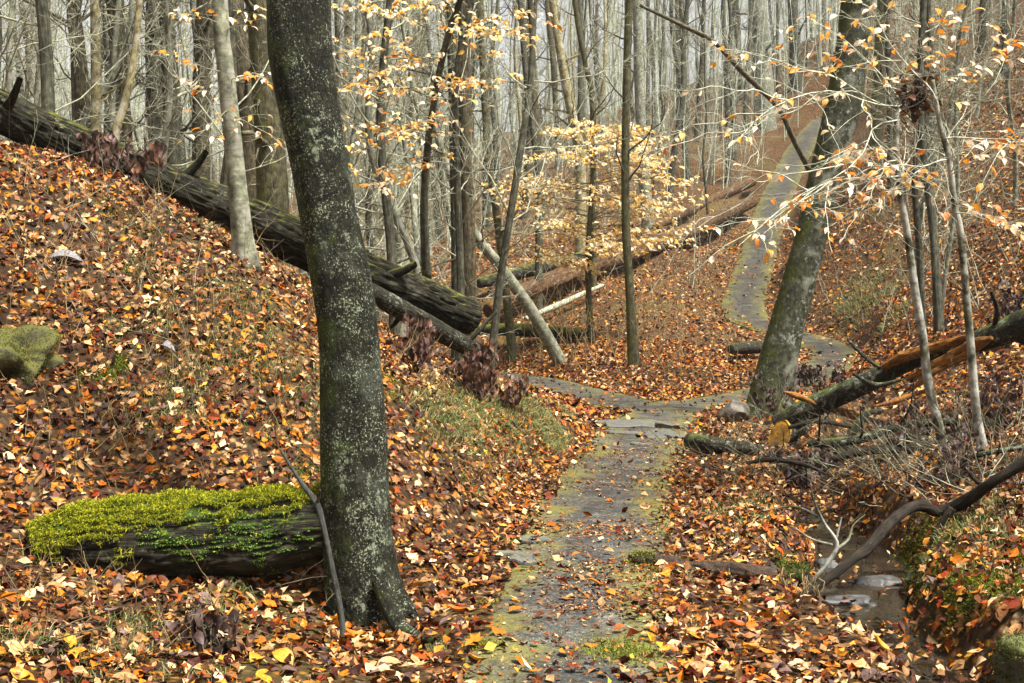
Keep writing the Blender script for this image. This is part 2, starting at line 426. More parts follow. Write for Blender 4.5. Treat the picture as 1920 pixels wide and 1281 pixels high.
def mat_simple(name, c1, c2, scale=8, rough=0.7, bs=0.5, dist=0.03, moss=None, c3=None):
    m, t, b = new_mat(name)
    p = nd(t, 'NewGeometry')
    n = noise(t, p.outputs['Position'], scale, 8, 0.68)
    c = ramp(t, n, [(0.3, c1), (0.68, c2)])
    if c3: c = mix(t, ramp(t, noise(t, p.outputs['Position'], scale * 0.3, 4, 0.6), [(0.5, 0), (0.65, 0.8)]), c, c3)
    if moss:
        ns = nd(t, 'SeparateXYZ', Vector=p.outputs['Normal'])
        s = mth(t, 'ADD', mth(t, 'MULTIPLY', ns.outputs[2], 0.3), noise(t, p.outputs['Position'], scale * 0.7, 6, 0.7))
        c = mix(t, ramp(t, s, [(0.5, 0), (0.66, 0.95)]), c, mix(t, n, tuple(x * 0.45 for x in moss), moss))
    t.links.new(c, b.inputs['Base Color'])
    b.inputs['Roughness'].default_value = rough
    bump(t, b, n, bs, dist)
    return m
def mat_water():
    m, t, b = new_mat('stream_water')
    p = nd(t, 'NewGeometry').outputs['Position']
    n = noise(t, p, 6, 3, 0.5)
    c = ramp(t, noise(t, p, 2.5, 4, 0.6), [(0.35, (0.008, 0.006, 0.004)), (0.65, (0.028, 0.021, 0.013))])
    t.links.new(c, b.inputs['Base Color'])
    b.inputs['Roughness'].default_value = 0.03
    b.inputs['IOR'].default_value = 1.33
    b.inputs['Specular IOR Level'].default_value = 0.6
    bump(t, b, n, 0.08, 0.03)
    return m
M['floor'], M['path'], M['water'] = mat_floor(), mat_path(), mat_water()
M['rock'] = mat_simple('rock_grey', (0.035, 0.028, 0.02), (0.14, 0.115, 0.085), 14)
M['wetrock'] = mat_simple('rock_wet', (0.012, 0.011, 0.01), (0.06, 0.056, 0.05), 14, 0.5)
M['mossrock'] = mat_simple('rock_mossy', (0.02, 0.02, 0.008), (0.09, 0.085, 0.022), 9, moss=(0.13, 0.125, 0.01), bs=0.9)
M['soil'] = mat_simple('soil_orange', (0.1, 0.04, 0.012), (0.34, 0.16, 0.05), 9, 0.8, 0.9, 0.06, c3=(0.06, 0.035, 0.018))
M['mossbank'] = mat_simple('bank_moss', (0.012, 0.008, 0.005), (0.055, 0.032, 0.015), 12, 0.85, 0.9, 0.06, moss=(0.055, 0.06, 0.01))
M['darksoil'] = mat_simple('soil_dark', (0.01, 0.006, 0.003), (0.075, 0.04, 0.018), 16, 0.9, 1.0, 0.06)
M['mossmat'] = mat_simple('moss_mat', (0.05, 0.055, 0.008), (0.2, 0.19, 0.03), 22, 0.85, 0.9, 0.04)
M['asphaltslab'] = mat_simple('asphalt_broken', (0.03, 0.03, 0.028), (0.1, 0.098, 0.09), 40, 0.6, 0.6, 0.02, c3=(0.12, 0.115, 0.03))
M['slabstone'] = mat_simple('stone_slab_mossy', (0.025, 0.024, 0.015), (0.1, 0.095, 0.065), 12, 0.7, 0.6, 0.03, moss=(0.1, 0.11, 0.02))

# ------------------------------------------------------------------ terrain
path_px = [(1075, 1340, 5.6), (1075, 1281, 6.0), (1080, 1200, 6.8), (1100, 1050, 8.9), (1130, 950, 11.0), (1165, 880, 13.4), (1200, 830, 15.8), (1222, 790, 18.6), (1265, 766, 21.2), (1345, 752, 23), (1440, 735, 25.5), (1530, 700, 29), (1562, 668, 33), (1525, 640, 36), (1450, 617, 39), (1402, 595, 42), (1395, 560, 46), (1415, 500, 53), (1437, 430, 61), (1462, 360, 69), (1490, 300, 77), (1515, 260, 84), (1545, 225, 91)]
side_px = [(1225, 772, 20.6), (1130, 748, 22.8), (1040, 724, 26), (980, 711, 28.5), (900, 700, 32), (800, 690, 36)]
ctl = [(0, 1281, 5.2), (300, 1281, 5.5), (600, 1281, 5.8), (0, 1100, 6.6), (300, 1090, 7.4), (690, 1150, 7.5), (850, 1000, 9.5), (800, 900, 10), (950, 850, 13), (60, 890, 8.2), (300, 890, 8.5), (560, 870, 8.9),
       (0, 700, 9.0), (300, 650, 9.8), (550, 700, 10), (750, 750, 11), (0, 450, 10.4), (250, 480, 10.8), (450, 520, 11), (600, 590, 11.8), (0, 300, 11.3), (200, 380, 11.3), (750, 660, 12.8), (880, 700, 15), (960, 730, 18.5),
       (1200, 716, 26.5), (1300, 690, 29), (1380, 640, 35), (1200, 640, 34), (1050, 650, 33), (1250, 560, 41), (1100, 520, 45), (1350, 480, 50), (1200, 440, 56), (1350, 380, 64), (1100, 400, 66), (950, 450, 60), (1300, 280, 82), (1000, 330, 88), (800, 400, 75), (600, 400, 80), (1400, 220, 95), (1200, 230, 115), (900, 270, 130), (1500, 150, 115), (500, 310, 130), (200, 310, 120),
       (1620, 600, 32), (1700, 560, 30), (1600, 480, 42), (1800, 480, 30), (1900, 560, 22), (1900, 400, 30), (1700, 350, 45), (1900, 250, 42), (1600, 300, 60), (1900, 100, 55), (1700, 150, 75), (1600, 120, 95), (1650, 720, 22), (1750, 700, 19), (1900, 680, 16), (1480, 775, 19), (1600, 790, 18),
       (1900, 850, 11), (1700, 900, 11.5), (1900, 800, 12.5), (1750, 850, 12.5), (1900, 950, 9), (1750, 1000, 9), (1880, 1060, 7.7), (1600, 900, 13), (1350, 930, 11.5), (1300, 1000, 9.9), (1400, 1060, 8.6), (1350, 1200, 6.9), (1500, 1250, 6.5), (1330, 860, 13.8)]
xyz = [(-5, 15, .7), (-3, 16, -.3), (-1.5, 18, -1.1), (-5, 25, -.8), (-2, 28, -1.7), (-8, 20, 1), (-12, 12, 3), (-10, 6, 1.5), (-6, 5, -.3), (-4, 0, -1.3), (0, 0, -1.75), (4, 0, -1.7), (0, -8, -1.5), (-12, -6, 1), (12, -6, 0), (-20, 25, 3), (-20, 45, 2), (-10, 45, .6), (-30, 70, 6), (-10, 70, 4), (-20, 110, 10), (-50, 50, 9), (-60, 120, 14), (40, 40, 16), (60, 80, 30), (10, 5, 0), (15, 12, 2.5), (8, 8, -.4), (3.3, 6, -1.8), (3.2, 3, -1.8), (0, 180, 24), (-70, 180, 21), (80, 180, 42), (35, 120, 28), (-110, 100, 17), (120, 100, 42), (-100, 10, 14), (110, 10, 22), (-110, 230, 24), (0, 240, 27), (110, 230, 55)]
C3 = np.array([P(*c) for c in path_px + side_px + ctl] + [A(*c) for c in xyz])
SCL = 40.0
def _U(d2): return 0.5 * d2 * np.log(d2 + 1e-12)
_q = C3[:, :2] / SCL
_d2 = ((_q[:, None] - _q[None]) ** 2).sum(-1)
_K = _U(_d2) + np.eye(len(_q)) * 2e-5
_Pm = np.column_stack([np.ones(len(_q)), _q])
_sol = np.linalg.solve(np.block([[_K, _Pm], [_Pm.T, np.zeros((3, 3))]]), np.concatenate([C3[:, 2], np.zeros(3)]))
def tps(x, y):
    p = np.column_stack([x.ravel(), y.ravel()]) / SCL
    out = np.empty(len(p))
    for i in range(0, len(p), 20000):
        s = p[i:i + 20000]
        out[i:i + 20000] = _U(((s[:, None] - _q[None]) ** 2).sum(-1)) @ _sol[:-3] + _sol[-3] + s @ _sol[-2:]
    return out.reshape(x.shape)
main_c = resample([P(*c) for c in path_px], 360)
side_c = resample([P(*c) for c in side_px], 80)
WZ = -2.2
def wpt(u, v):
    d = F * -WZ / (v - VH)
    return (P(u, v, d)[0], d)
stream_c = resample([(3.0, -2, WZ), (2.9, 3, WZ), (2.55, 5.6, WZ)] + [(*wpt(u, v), WZ) for u, v in ((1735, 1250), (1670, 1205), (1595, 1135), (1612, 1060), (1545, 1000), (1525, 930), (1555, 860), (1600, 805))] + [(6.7, 22, WZ)], 200)
def near(c, x, y):
    """distance to a polyline and the height there"""
    p = np.column_stack([x.ravel(), y.ravel()])
    D, Z, I = np.empty(len(p)), np.empty(len(p)), np.empty(len(p), int)
    for i in range(0, len(p), 20000):
        d2 = ((p[i:i + 20000, None] - c[None, :, :2]) ** 2).sum(-1)
        k = d2.argmin(1)
        D[i:i + 20000] = np.sqrt(d2[np.arange(len(k)), k])
        Z[i:i + 20000] = c[k, 2]
        I[i:i + 20000] = k
    return D.reshape(x.shape), Z.reshape(x.shape), I.reshape(x.shape)
def hw(y): return 0.60 + 0.0055 * np.clip(y - 6, 0, 60)     # half width of the path
gx = np.unique(np.round(np.concatenate([-7 - np.cumsum(0.12 * 1.07 ** np.arange(67)), np.arange(-7, 8, 0.1), np.arange(8, 26, 0.3), 26 + np.cumsum(0.3 * 1.08 ** np.arange(46))]), 4))
gy = np.unique(np.round(np.concatenate([np.arange(-10, 4, 0.5), np.arange(4, 18, 0.09), 18 + np.cumsum(0.1 * 1.0165 ** np.arange(220))]), 4))
GX, GY = np.meshgrid(gx, gy)
GZ = tps(GX, GY)
GZ += (fbm(np.stack([GX * 1.1, GY * 1.1, 0 * GX], -1), 4, 3) - 0.5) * 0.22 * sstep(0, 3, np.abs(GX) + 2)
GZ += (fbm(np.stack([GX * 5, GY * 5, 0 * GX], -1), 3, 8) - 0.5) * 0.07
for c in (main_c, side_c):
    D, Z, _ = near(c, GX, GY)
    w = 1 - sstep(hw(GY) + 0.05, hw(GY) + 0.55 + 0.012 * GY, D)
    GZ = GZ * (1 - w) + (Z - 0.02) * w
D, Z, _ = near(stream_c, GX, GY)
wn = (0.10 + 0.30 * fbm(np.stack([GX * 1.3, GY * 1.3, 0 * GX], -1), 3, 21)) * np.where(GY < 7.7, 0.45, np.where(GY > 12, 0.6, 1.0))
w = 1 - sstep(wn, wn + 0.36, D)
GZ = GZ * (1 - w) + np.minimum(GZ, WZ - 0.16 + 0.1 * fbm(np.stack([GX * 4, GY * 4, 0 * GX], -1), 2, 5)) * w
def ground(x, y):
    x, y = np.asarray(x, float), np.asarray(y, float)
    i = np.clip(np.searchsorted(gx, x) - 1, 0, len(gx) - 2)
    j = np.clip(np.searchsorted(gy, y) - 1, 0, len(gy) - 2)
    a = np.clip((x - gx[i]) / (gx[i + 1] - gx[i]), 0, 1)
    b = np.clip((y - gy[j]) / (gy[j + 1] - gy[j]), 0, 1)
    return (GZ[j, i] * (1 - a) + GZ[j, i + 1] * a) * (1 - b) + (GZ[j + 1, i] * (1 - a) + GZ[j + 1, i + 1] * a) * b
def gnormal(x, y, e=0.12):
    return nrm(np.stack([-(ground(x + e, y) - ground(x - e, y)) / (2 * e), -(ground(x, y + e) - ground(x, y - e)) / (2 * e), np.ones_like(x)], -1))
_t = 3.0 * 1.004 ** np.arange(1000)
def hit(u, v, dmin=3.0):
    """depth at which the line of sight meets the ground"""
    t = _t[_t > dmin]
    p = P(u, v, 1.0)
    h = ground(p[0] * t, t) - p[2] * t
    k = np.argmax(h >= 0)
    return float(t[k]) if h[k] >= 0 else 150.0
def G(u, v, dmin=3.0): return P(u, v, hit(u, v, dmin))

ny, nx = GX.shape
i = (np.arange(ny - 1)[:, None] * nx + np.arange(nx - 1)[None]).ravel()
floor = mk('forest_floor', np.stack([GX, GY, GZ], -1), np.stack([i, i + 1, i + nx + 1, i + nx], 1), M['floor'], kind='structure')
floor['label'] = 'leaf covered forest floor rising into slopes on both sides'

def ribbon(c, across=14, lift=0.012, seed=0, i0=0):
    T = nrm(np.gradient(c[:, :2], axis=0))
    Nn = np.stack([T[:, 1], -T[:, 0]], -1)
    s = np.linspace(-1, 1, across)
    S = np.concatenate([[0], np.cumsum(np.linalg.norm(np.diff(c[:, :2], axis=0), axis=1))])
    V, At = [], []
    for k in range(len(c)):
        h = hw(c[k, 1])
        an = 0.5 if c[k, 1] < 25 else 0.22
        l = h * (1 + an * (fbm(A(S[k] * 1.4, 0, seed), 4, 31) - 0.5))
        r = h * (1 + an * (fbm(A(S[k] * 1.4, 9, seed), 4, 37) - 0.5))
        o = np.where(s < 0, s * l, s * r)
        xy = c[k, :2] + Nn[k] * o[:, None]
        z = ground(xy[:, 0], xy[:, 1]) + lift + 0.0012 * c[k, 1] - 0.03 * (np.abs(s) > 0.999)
        V.append(np.column_stack([xy, z]))
        At.append(np.column_stack([s, np.full(across, c[k, 1]), 0 * s]))
    n = len(c)
    i = (np.arange(n - 1)[:, None] * across + np.arange(across - 1)[None]).ravel()
    return np.vstack(V), np.stack([i, i + across, i + across + 1, i + 1], 1), np.vstack(At)
V, Fq, At = ribbon(resample(main_c, 520))
path = mk('path', V, Fq, M['path'], attrs={'across': At}, kind='structure')
path['label'] = 'cracked mossy asphalt footpath winding up the valley'
V, Fq, At = ribbon(resample(side_c, 110), lift=0.018, seed=5)
sp_ = mk('side_path', V, Fq, M['path'], attrs={'across': At}, kind='structure')
sp_['label'] = 'asphalt path branching left at the junction'
c = stream_c
T = nrm(np.gradient(c[:, :2], axis=0)); Nn = np.stack([T[:, 1], -T[:, 0]], -1)
s = np.linspace(-1, 1, 5)
V = np.concatenate([np.column_stack([c[k, :2] + Nn[k] * (s * 0.8)[:, None], np.full(5, WZ)]) for k in range(len(c))])
i = (np.arange(len(c) - 1)[:, None] * 5 + np.arange(4)[None]).ravel()
st = mk('stream_water', V, np.stack([i, i + 5, i + 6, i + 1], 1), M['water'], kind='structure')
st['label'] = 'shallow brown stream reflecting the sky'

# ------------------------------------------------------------------ trees
RNG = np.random.default_rng(11)
def limbs(PP, R, rng, n1=12, t0=0.3, len1=3.0, n2=5, n3=5, k1=6, up=0.1, ang=1.0, n4=0, rmin=0.004, rr=0.26, each=False):
    a = Acc()
    P1, R1 = grow(PP[None], R[None], n1, t0, 0.98, len1, ang, 8, rng, 0.2, up, rr, 0.2, rmin * 1.5)
    accs = []
    for P1_, R1_ in ([(P1[q:q + 1], R1[q:q + 1]) for q in range(n1)] if each else [(P1, R1)]):
        a = Acc()
        a.add(*tubes(P1_, R1_, k1))
        P2, R2 = grow(P1_, R1_, n2, 0.15, 0.98, 0.5, 0.8, 6, rng, 0.22, up * 0.6, 0.55, 0.25, rmin)
        a.add(*tubes(P2, R2, 4))
        if n3:
            P3, R3 = grow(P2, R2, n3, 0.1, 0.98, 0.5, 0.75, 4, rng, 0.24, up * 0.4, 0.6, 0.3, rmin * 0.7)
            a.add(*tubes(P3, R3, 3))
        if n4:
            P4, R4 = grow(P3, R3, n4, 0.1, 0.98, 0.55, 0.7, 3, rng, 0.24, 0.03, 0.7, 0.4, rmin * 0.5)
            a.add(*tubes(P4, R4, 3))
        accs.append(a)
    return accs if each else a
def tree(label, px, d, mat, top=16.0, name='bare_tree', group=None, seed=0, k=20, m=60, amp=0.04, flare=0.5, n1=10, t0=0.35, len1=2.6, n2=4, n3=4, limbmat=None, visible_base=True, cat='tree', fr=7, frr=0.0, up=0.1, n4=0, lobes=4):
    """px: (u, v, width) from the base upwards; d depth of the base, or None to find it on the ground"""
    if d is None: d = hit(px[0][0], px[0][1])
    pts = [P(u, v, d) for u, v, w in px]
    rad = [w / F * d / 2 for u, v, w in px]
    if not visible_base:
        g = float(ground(pts[0][0], pts[0][1]))
        if pts[0][2] > g + 0.1:
            pts.insert(0, A(pts[0][0], d, g)); rad.insert(0, rad[0] * 1.08)
    base = A(pts[0][0], pts[0][1], float(ground(pts[0][0], pts[0][1])))
    pts.insert(0, pts[0] - (pts[1] - pts[0]) / np.linalg.norm(pts[1] - pts[0]) * (0.12 + rad[0] * 1.3 * (d > 22))); rad.insert(0, rad[0] * 1.05)
    dr = pts[-1] - pts[-2]
    dr = nrm(nrm(dr) * 0.7 + A(0, 0, 0.3))
    H = top - (pts[-1][2] - base[2])
    if H > 0.5:
        rng = np.random.default_rng(seed + 50)
        for f in (0.34, 0.67, 1.0):
            pts.append(pts[-1] + dr * H / 3 + rng.normal(0, 0.12, 3)); rad.append(max(rad[-1] * 0.66, 0.012))
    e = empty(name, base, label, cat, group)
    V, Fs, B, PP, R = hero(np.array(pts), rad, k, m, amp, fr, 1.2, seed, flare, lobes, frr)
    mk('trunk', V - base, Fs, mat, e, {'bark': B})
    if n1:
        rng = np.random.default_rng(seed + 77)
        for a_ in limbs(PP - base, R, rng, n1, t0, len1, n2, n3, up=up, n4=n4, rmin=0.0035, each=True): a_.obj('limb', limbmat or mat, e)
    e['pp'] = 0
    return e, PP, R

hero_e, _, _ = tree('large dark speckled beech trunk standing beside the mossy log', [(694, 1150, 148), (682, 1100, 138), (671, 1000, 132), (664, 850, 128), (657, 700, 115), (650, 600, 110), (635, 500, 110), (614, 400, 103), (597, 300, 106), (579, 200, 114), (563, 100, 120), (559, 0, 119), (556, -120, 116)], None, M['hero'], 14, 'beech_tree', seed=3, k=72, m=260, amp=0.05, flare=0.24, lobes=5, fr=5, frr=0.04, n1=9, t0=0.55, len1=3.2, n2=5, n3=5)
hb = np.array(hero_e.location)
for k_, (px, ds_) in enumerate([([(715, 1090, 40), (748, 1132, 34), (785, 1168, 24), (822, 1198, 14), (850, 1208, 6)], (7.4, 7.15, 6.95, 6.8, 6.75))]):
    pts = np.array([P(u, v, dd) for (u, v, w), dd in zip(px, ds_)])
    for q in range(1, len(pts)): pts[q, 2] = float(ground(pts[q, 0], pts[q, 1])) + 0.012 - 0.02 * (q == len(pts) - 1) + 0.06 * (q == 1)
    V, Fs, B, _, _ = hero(pts - hb, [w / F * dd / 2 for (u, v, w), dd in zip(px, ds_)], 20, 50, 0.14, 7, 3, 30 + k_)
    mk('root', V, Fs, M['hero'], hero_e, {'bark': B})
lean_e, _, _ = tree('thick mossy trunk leaning right over the broken log at the junction', [(1447, 776, 100), (1446, 740, 78), (1470, 631, 66), (1497, 531, 60), (1524, 430, 58), (1553, 302, 58), (1580, 201, 66), (1591, 134, 64), (1601, 67, 60), (1606, 0, 57)], None, M['lean'], 15, 'beech_tree', seed=5, k=56, m=200, amp=0.05, flare=0.3, fr=4, n1=12, t0=0.5, len1=3.6, n2=6, n3=5, limbmat=M['twig'])

named = [
 ('smooth grey young beech rooted on the bank in front of the fallen log', [(458, 492, 42), (455, 450, 36), (448, 380, 35), (440, 300, 34), (430, 200, 33), (420, 100, 31), (412, 0, 30)], None, 'beech', dict(name='beech_tree', amp=0.03, k=28, m=90, t0=0.55, n1=8)),
 ('dark mossy trunk close behind the large speckled beech', [(512, 400, 62), (505, 250, 56), (494, 100, 52), (488, 0, 50)], 21, 'mossy', dict(visible_base=False, k=28, frr=0.05)),
 ('brown furrowed trunk between the grey young beech and the mossy trunk', [(472, 360, 44), (466, 250, 40), (452, 120, 34), (440, 0, 33)], 23, 'brown', dict(visible_base=False, k=26, frr=0.1)),
 ('broad blackish furrowed trunk, widest in the left wood', [(298, 320, 36), (292, 200, 33), (288, 100, 32), (290, 0, 32)], 27, 'darkgrey', dict(visible_base=False, k=24, frr=0.12)),
 ('slim dark trunk just right of the blackish furrowed trunk', [(338, 340, 26), (330, 220, 23), (322, 100, 20), (314, 0, 18)], 29, 'darkgrey', dict(visible_base=False, frr=0.08)),
 ('brown furrowed trunk rising behind the upper end of the fallen log', [(155, 245, 30), (152, 150, 28), (143, 60, 28), (138, 0, 27)], 24, 'brown', dict(visible_base=False, k=24, frr=0.1)),
 ('tan trunk with mossy patches right of the brown furrowed trunk', [(180, 250, 20), (180, 150, 19), (179, 60, 18), (178, 0, 17)], 23, 'tan', dict(visible_base=False)),
 ('pale tan sapling bending right as it leaves the fallen log', [(214, 268, 17), (228, 215, 15), (244, 150, 14), (256, 70, 13), (262, 0, 12)], 15, 'tan', dict(visible_base=False)),
 ('thin greenish trunk behind the bending tan sapling', [(238, 250, 17), (230, 160, 15), (222, 80, 14), (218, 0, 13)], 24, 'mossy', dict(visible_base=False)),
 ('thin tan trunk at the far left edge of the wood', [(72, 195, 15), (78, 100, 14), (86, 0, 13)], 23, 'tan', dict(visible_base=False)),
 ('narrow grey trunk between the dark slim trunk and the young beech', [(388, 340, 20), (382, 220, 18), (372, 100, 15), (362, 0, 13)], 28, 'grey', dict(visible_base=False)),
 ('grey trunk leaning behind the top right of the large beech', [(752, 480, 17), (730, 380, 15), (706, 300, 14), (690, 230, 12), (672, 120, 11)], 30, 'grey', dict(visible_base=False)),
 ('pair of trunks, the left one, dark and straight in mid wood', [(858, 480, 24), (854, 300, 22), (850, 150, 20), (846, 0, 19)], 27, 'darkgrey', dict(visible_base=False)),
 ('straight brown trunk with moss edge at the end of the fallen log', [(880, 560, 29), (878, 430, 26), (874, 280, 25), (870, 130, 23), (868, 0, 22)], 23, 'brown', dict(visible_base=False, k=24)),
 ('slim mossy trunk in front of the crossing logs', [(962, 675, 20), (950, 560, 16), (932, 410, 14), (916, 300, 13), (906, 150, 12), (900, 0, 11)], None, 'mossy', {}),
 ('straight dark pole-like trunk right of the pale-leaved sapling', [(1189, 690, 24), (1181, 550, 17), (1173, 400, 16), (1174, 200, 15), (1180, 0, 15)], None, 'mossy', dict(frr=0.03)),
 ('lichen speckled sapling, left of two beside the split log', [(1774, 850, 22), (1760, 799, 18), (1740, 715, 17), (1730, 631, 16), (1716, 547, 15), (1700, 430, 13), (1689, 369, 12), (1681, 285, 11), (1680, 190, 10)], None, 'sap', dict(name='sapling', top=3.2, t0=0.75, n1=5, len1=1.2, k=16, amp=0.06, limbmat='whitetwig')),
 ('lichen speckled sapling, right of two beside the split log', [(1843, 850, 19), (1830, 766, 16), (1820, 648, 15), (1810, 531, 14), (1800, 430, 13), (1790, 386, 12), (1780, 302, 11), (1763, 235, 9), (1748, 150, 8)], None, 'sap', dict(name='sapling', top=3.4, t0=0.72, n1=5, len1=1.2, k=16, amp=0.06, limbmat='whitetwig')),
 ('tan curving trunk in the upper middle wood', [(1088, 300, 20), (1075, 230, 18), (1060, 150, 17), (1046, 70, 16), (1036, 0, 15)], 48, 'tan', dict(visible_base=False)),
 ('grey trunk standing low behind the dark pole-like trunk', [(1216, 430, 26), (1208, 330, 22), (1200, 200, 19), (1195, 0, 17)], None, 'grey', dict(top=20)),
 ('broad pale grey snag left of the upper path', [(1436, 240, 42), (1430, 150, 38), (1424, 70, 36), (1420, 0, 35)], None, 'grey', dict(top=22, frr=0.15, k=24)),
 ('dark trunk beside the top of the upper path', [(1492, 172, 25), (1490, 80, 21), (1486, 0, 19)], None, 'darkgrey', dict(top=22)),
 ('mossy footed trunk behind the leaning tree on the right slope', [(1641, 338, 30), (1645, 200, 24), (1650, 80, 20), (1654, 0, 18)], None, 'mossy', dict(top=18)),
 ('brown trunk on the right slope behind the nest of dead leaves', [(1746, 335, 32), (1742, 200, 26), (1738, 80, 23), (1735, 0, 21)], None, 'darkgrey', dict(top=18)),
 ('thin dark pole crossing in front of the upper left slope wood', [(1670, 360, 13), (1668, 200, 11), (1664, 80, 10), (1662, 0, 9)], None, 'darkgrey', dict(top=14)),
 ('dark trunk leaning left in the centre wood', [(1010, 350, 14), (1000, 250, 12), (985, 130, 11), (975, 0, 10)], 40, 'darkgrey', dict(visible_base=False)),
 ('thin dark mossy trunk bent at the middle of the far wood', [(1112, 215, 12), (1100, 130, 11), (1086, 60, 10), (1078, 0, 10)], 42, 'mossy', dict(visible_base=False)),
]
NT = {}
for i_, (lab, px, d, mt, kw) in enumerate(named):
    kw = dict(kw)
    if isinstance(kw.get('limbmat'), str): kw['limbmat'] = M[kw['limbmat']]
    if 'limbmat' not in kw: kw['limbmat'] = M['darktwig'] if mt in ('mossy', 'darkgrey', 'brown') else M[mt]
    NT[i_] = tree(lab, px, d, M[mt], seed=100 + i_ * 7, **{**dict(top=16, n1=16, t0=0.2, n2=4, n3=4), **kw})

# leaning dead trunks
def leaner(label, px, d0, d1, mat, seed, name='leaning_trunk', k=18, n1=3, limbmat=None, amp=0.06, **kw):
    ds = np.linspace(d0, d1, len(px))
    pts = np.array([P(u, v, d) for (u, v, w), d in zip(px, ds)])
    rad = [w / F * d / 2 for (u, v, w), d in zip(px, ds)]
    base = pts[0].copy()
    e = empty(name, base, label, 'tree')
    V, Fs, B, PP, R = hero(pts - base, rad, k, 70, amp, 7, 1.5, seed)
    mk('trunk', V, Fs, mat, e, {'bark': B})
    if n1:
        for a_ in limbs(PP, R, np.random.default_rng(seed), n1, 0.4, 1.4, 4, 4, each=True): a_.obj('limb', limbmat or mat, e)
    return e
d_ = hit(1050, 682)
leaner('pale barked trunk leaning steeply left beyond the fallen log', [(1056, 690, 26), (1030, 640, 24), (985, 565, 23), (930, 490, 20), (895, 445, 18), (860, 370, 15), (830, 290, 13), (806, 200, 11)], d_, d_ - 1.5, M['beech'], 301)
d_ = hit(1515, 318)
leaner('dark thin trunk leaning left across the upper path', [(1518, 320, 11), (1488, 262, 11), (1458, 201, 10), (1391, 134, 10), (1340, 80, 9), (1280, 48, 8), (1200, 10, 6)], 33, 30, M['darktwig'], 302, n1=8)
leaner('slender grey beech arching up to the sprays of pale leaves', [(800, 520, 18), (795, 400, 16), (800, 300, 15), (808, 230, 14), (825, 130, 13), (845, 50, 12), (870, -20, 10), (890, -100, 8)], 16.5, 14.5, M['darkgrey'], 303, 'beech_tree', n1=0)
beech_top = bpy.data.objects[[o.name for o in COL.objects if o.get('label', '').startswith('slender grey beech')][0]]

# background trees: a few forms shared by many individuals
def variant(seed, H, r, mat, lm, n1, t0, len1, n2, n3, n4, lean=0.0, ang=0.95):
    rng = np.random.default_rng(seed)
    z = np.linspace(0, 1, 8)
    pts = np.column_stack([np.cumsum(rng.normal(0, 0.24, 8)) * 0.8 + lean * H * z ** 1.2, np.cumsum(rng.normal(0, 0.24, 8)) * 0.8, z * H - 0.3])
    pts[0, :2] = 0; pts[1, :2] *= 0.3
    rad = r * (1 - 0.8 * z) + 0.01
    V, Fs, B, PP, R = hero(pts, rad, 10, 34, 0.06, 6, 1.2, seed, 0.45, 4, caps=False)
    return mesh('trunk', V, Fs, mat, {'bark': B}), limbs(PP, R, rng, n1, t0, len1, n2, n3, 5, 0.14 if ang < 1 else 0.06, ang, n4, 0.006).mesh('branches', lm)
VAR = [variant(1, 22, .17, M['darkgrey'], M['twig'], 22, .18, 3.2, 6, 5, 2), variant(2, 24, .22, M['darkgrey'], M['twig'], 20, .25, 3.6, 6, 5, 2), variant(3, 18, .12, M['darkgrey'], M['darktwig'], 24, .1, 2.8, 6, 5, 2, 0.05),
       variant(4, 15, .08, M['darkgrey'], M['twig'], 30, .06, 3.6, 6, 5, 2, -0.06, 1.2), variant(5, 20, .14, M['tan'], M['twig'], 22, .15, 3.0, 6, 5, 2), variant(6, 12, .06, M['grey'], M['twig'], 32, .05, 3.4, 6, 5, 2, 0.08, 1.25), variant(7, 25, .26, M['brown'], M['darktwig'], 18, .3, 3.8, 6, 5, 2), variant(8, 14, .07, M['grey'], M['twig'], 30, .05, 3.6, 6, 5, 2, -0.1, 1.2)]
LOOK = ['dark grey', 'dark grey stout', 'dark slim', 'slim dark grey', 'tan', 'thin grey', 'brown stout', 'pale thin']
ORD = ['first', 'second', 'third', 'fourth', 'fifth', 'sixth', 'seventh', 'eighth', 'ninth', 'tenth', 'eleventh', 'twelfth', 'thirteenth', 'fourteenth', 'fifteenth', 'sixteenth']
def bgtree(x, y, rng, label, group, vs=None):
    vs = int(vs if vs is not None else rng.integers(len(VAR)))
    tm, bm = VAR[vs]
    e = empty('bare_tree', (x, y, float(ground(x, y))), label, 'tree', group)
    e.rotation_euler = (rng.normal(0, 0.05), rng.normal(0, 0.05), rng.uniform(0, 6.28))
    s = rng.uniform(0.8, 1.2)
    e.scale = (s, s, s * rng.uniform(0.9, 1.15))
    ob('trunk', tm, e); ob('branches', bm, e)['kind'] = 'stuff'
    return vs, x / y, e
rng = np.random.default_rng(5)
placed = []
def scatter(n, u0, u1, d0, d1, label, group, mind=1.1, path_gap=2.2, vs=None, avoid=None):
    c, made = 0, []
    for _ in range(n * 30):
        if c >= n: break
        u, d = rng.uniform(u0, u1), math.sqrt(rng.uniform(d0 ** 2, d1 ** 2))
        x, y = (u - UC) / F * d, d
        if any((x - a) ** 2 + (y - b) ** 2 < mind ** 2 for a, b in placed): continue
        q = np.array([x]), np.array([y])
        if near(main_c, *q)[0][0] < path_gap or near(side_c, *q)[0][0] < path_gap or near(stream_c, *q)[0][0] < 1.2: continue
        g = float(ground(x, y))
        vb = VH - g / d * F
        if avoid and avoid(u, vb, d): continue
        placed.append((x, y))
        made.append(bgtree(x, y, rng, label, group, vs(rng) if vs else None))
        c += 1
    for k in range(len(VAR)):
        row = sorted([m_ for m_ in made if m_[0] == k], key=lambda m_: m_[1])
        for q, m_ in enumerate(row):
            m_[2]['label'] = f'{ORD[q]} {LOOK[k]} tree from the left {label}' if len(row) > 1 else f'only {LOOK[k]} tree {label}'
big = lambda r: int(r.choice([0, 1, 2, 4, 6]))
thin = lambda r: int(r.choice([2, 3, 4, 5, 7]))
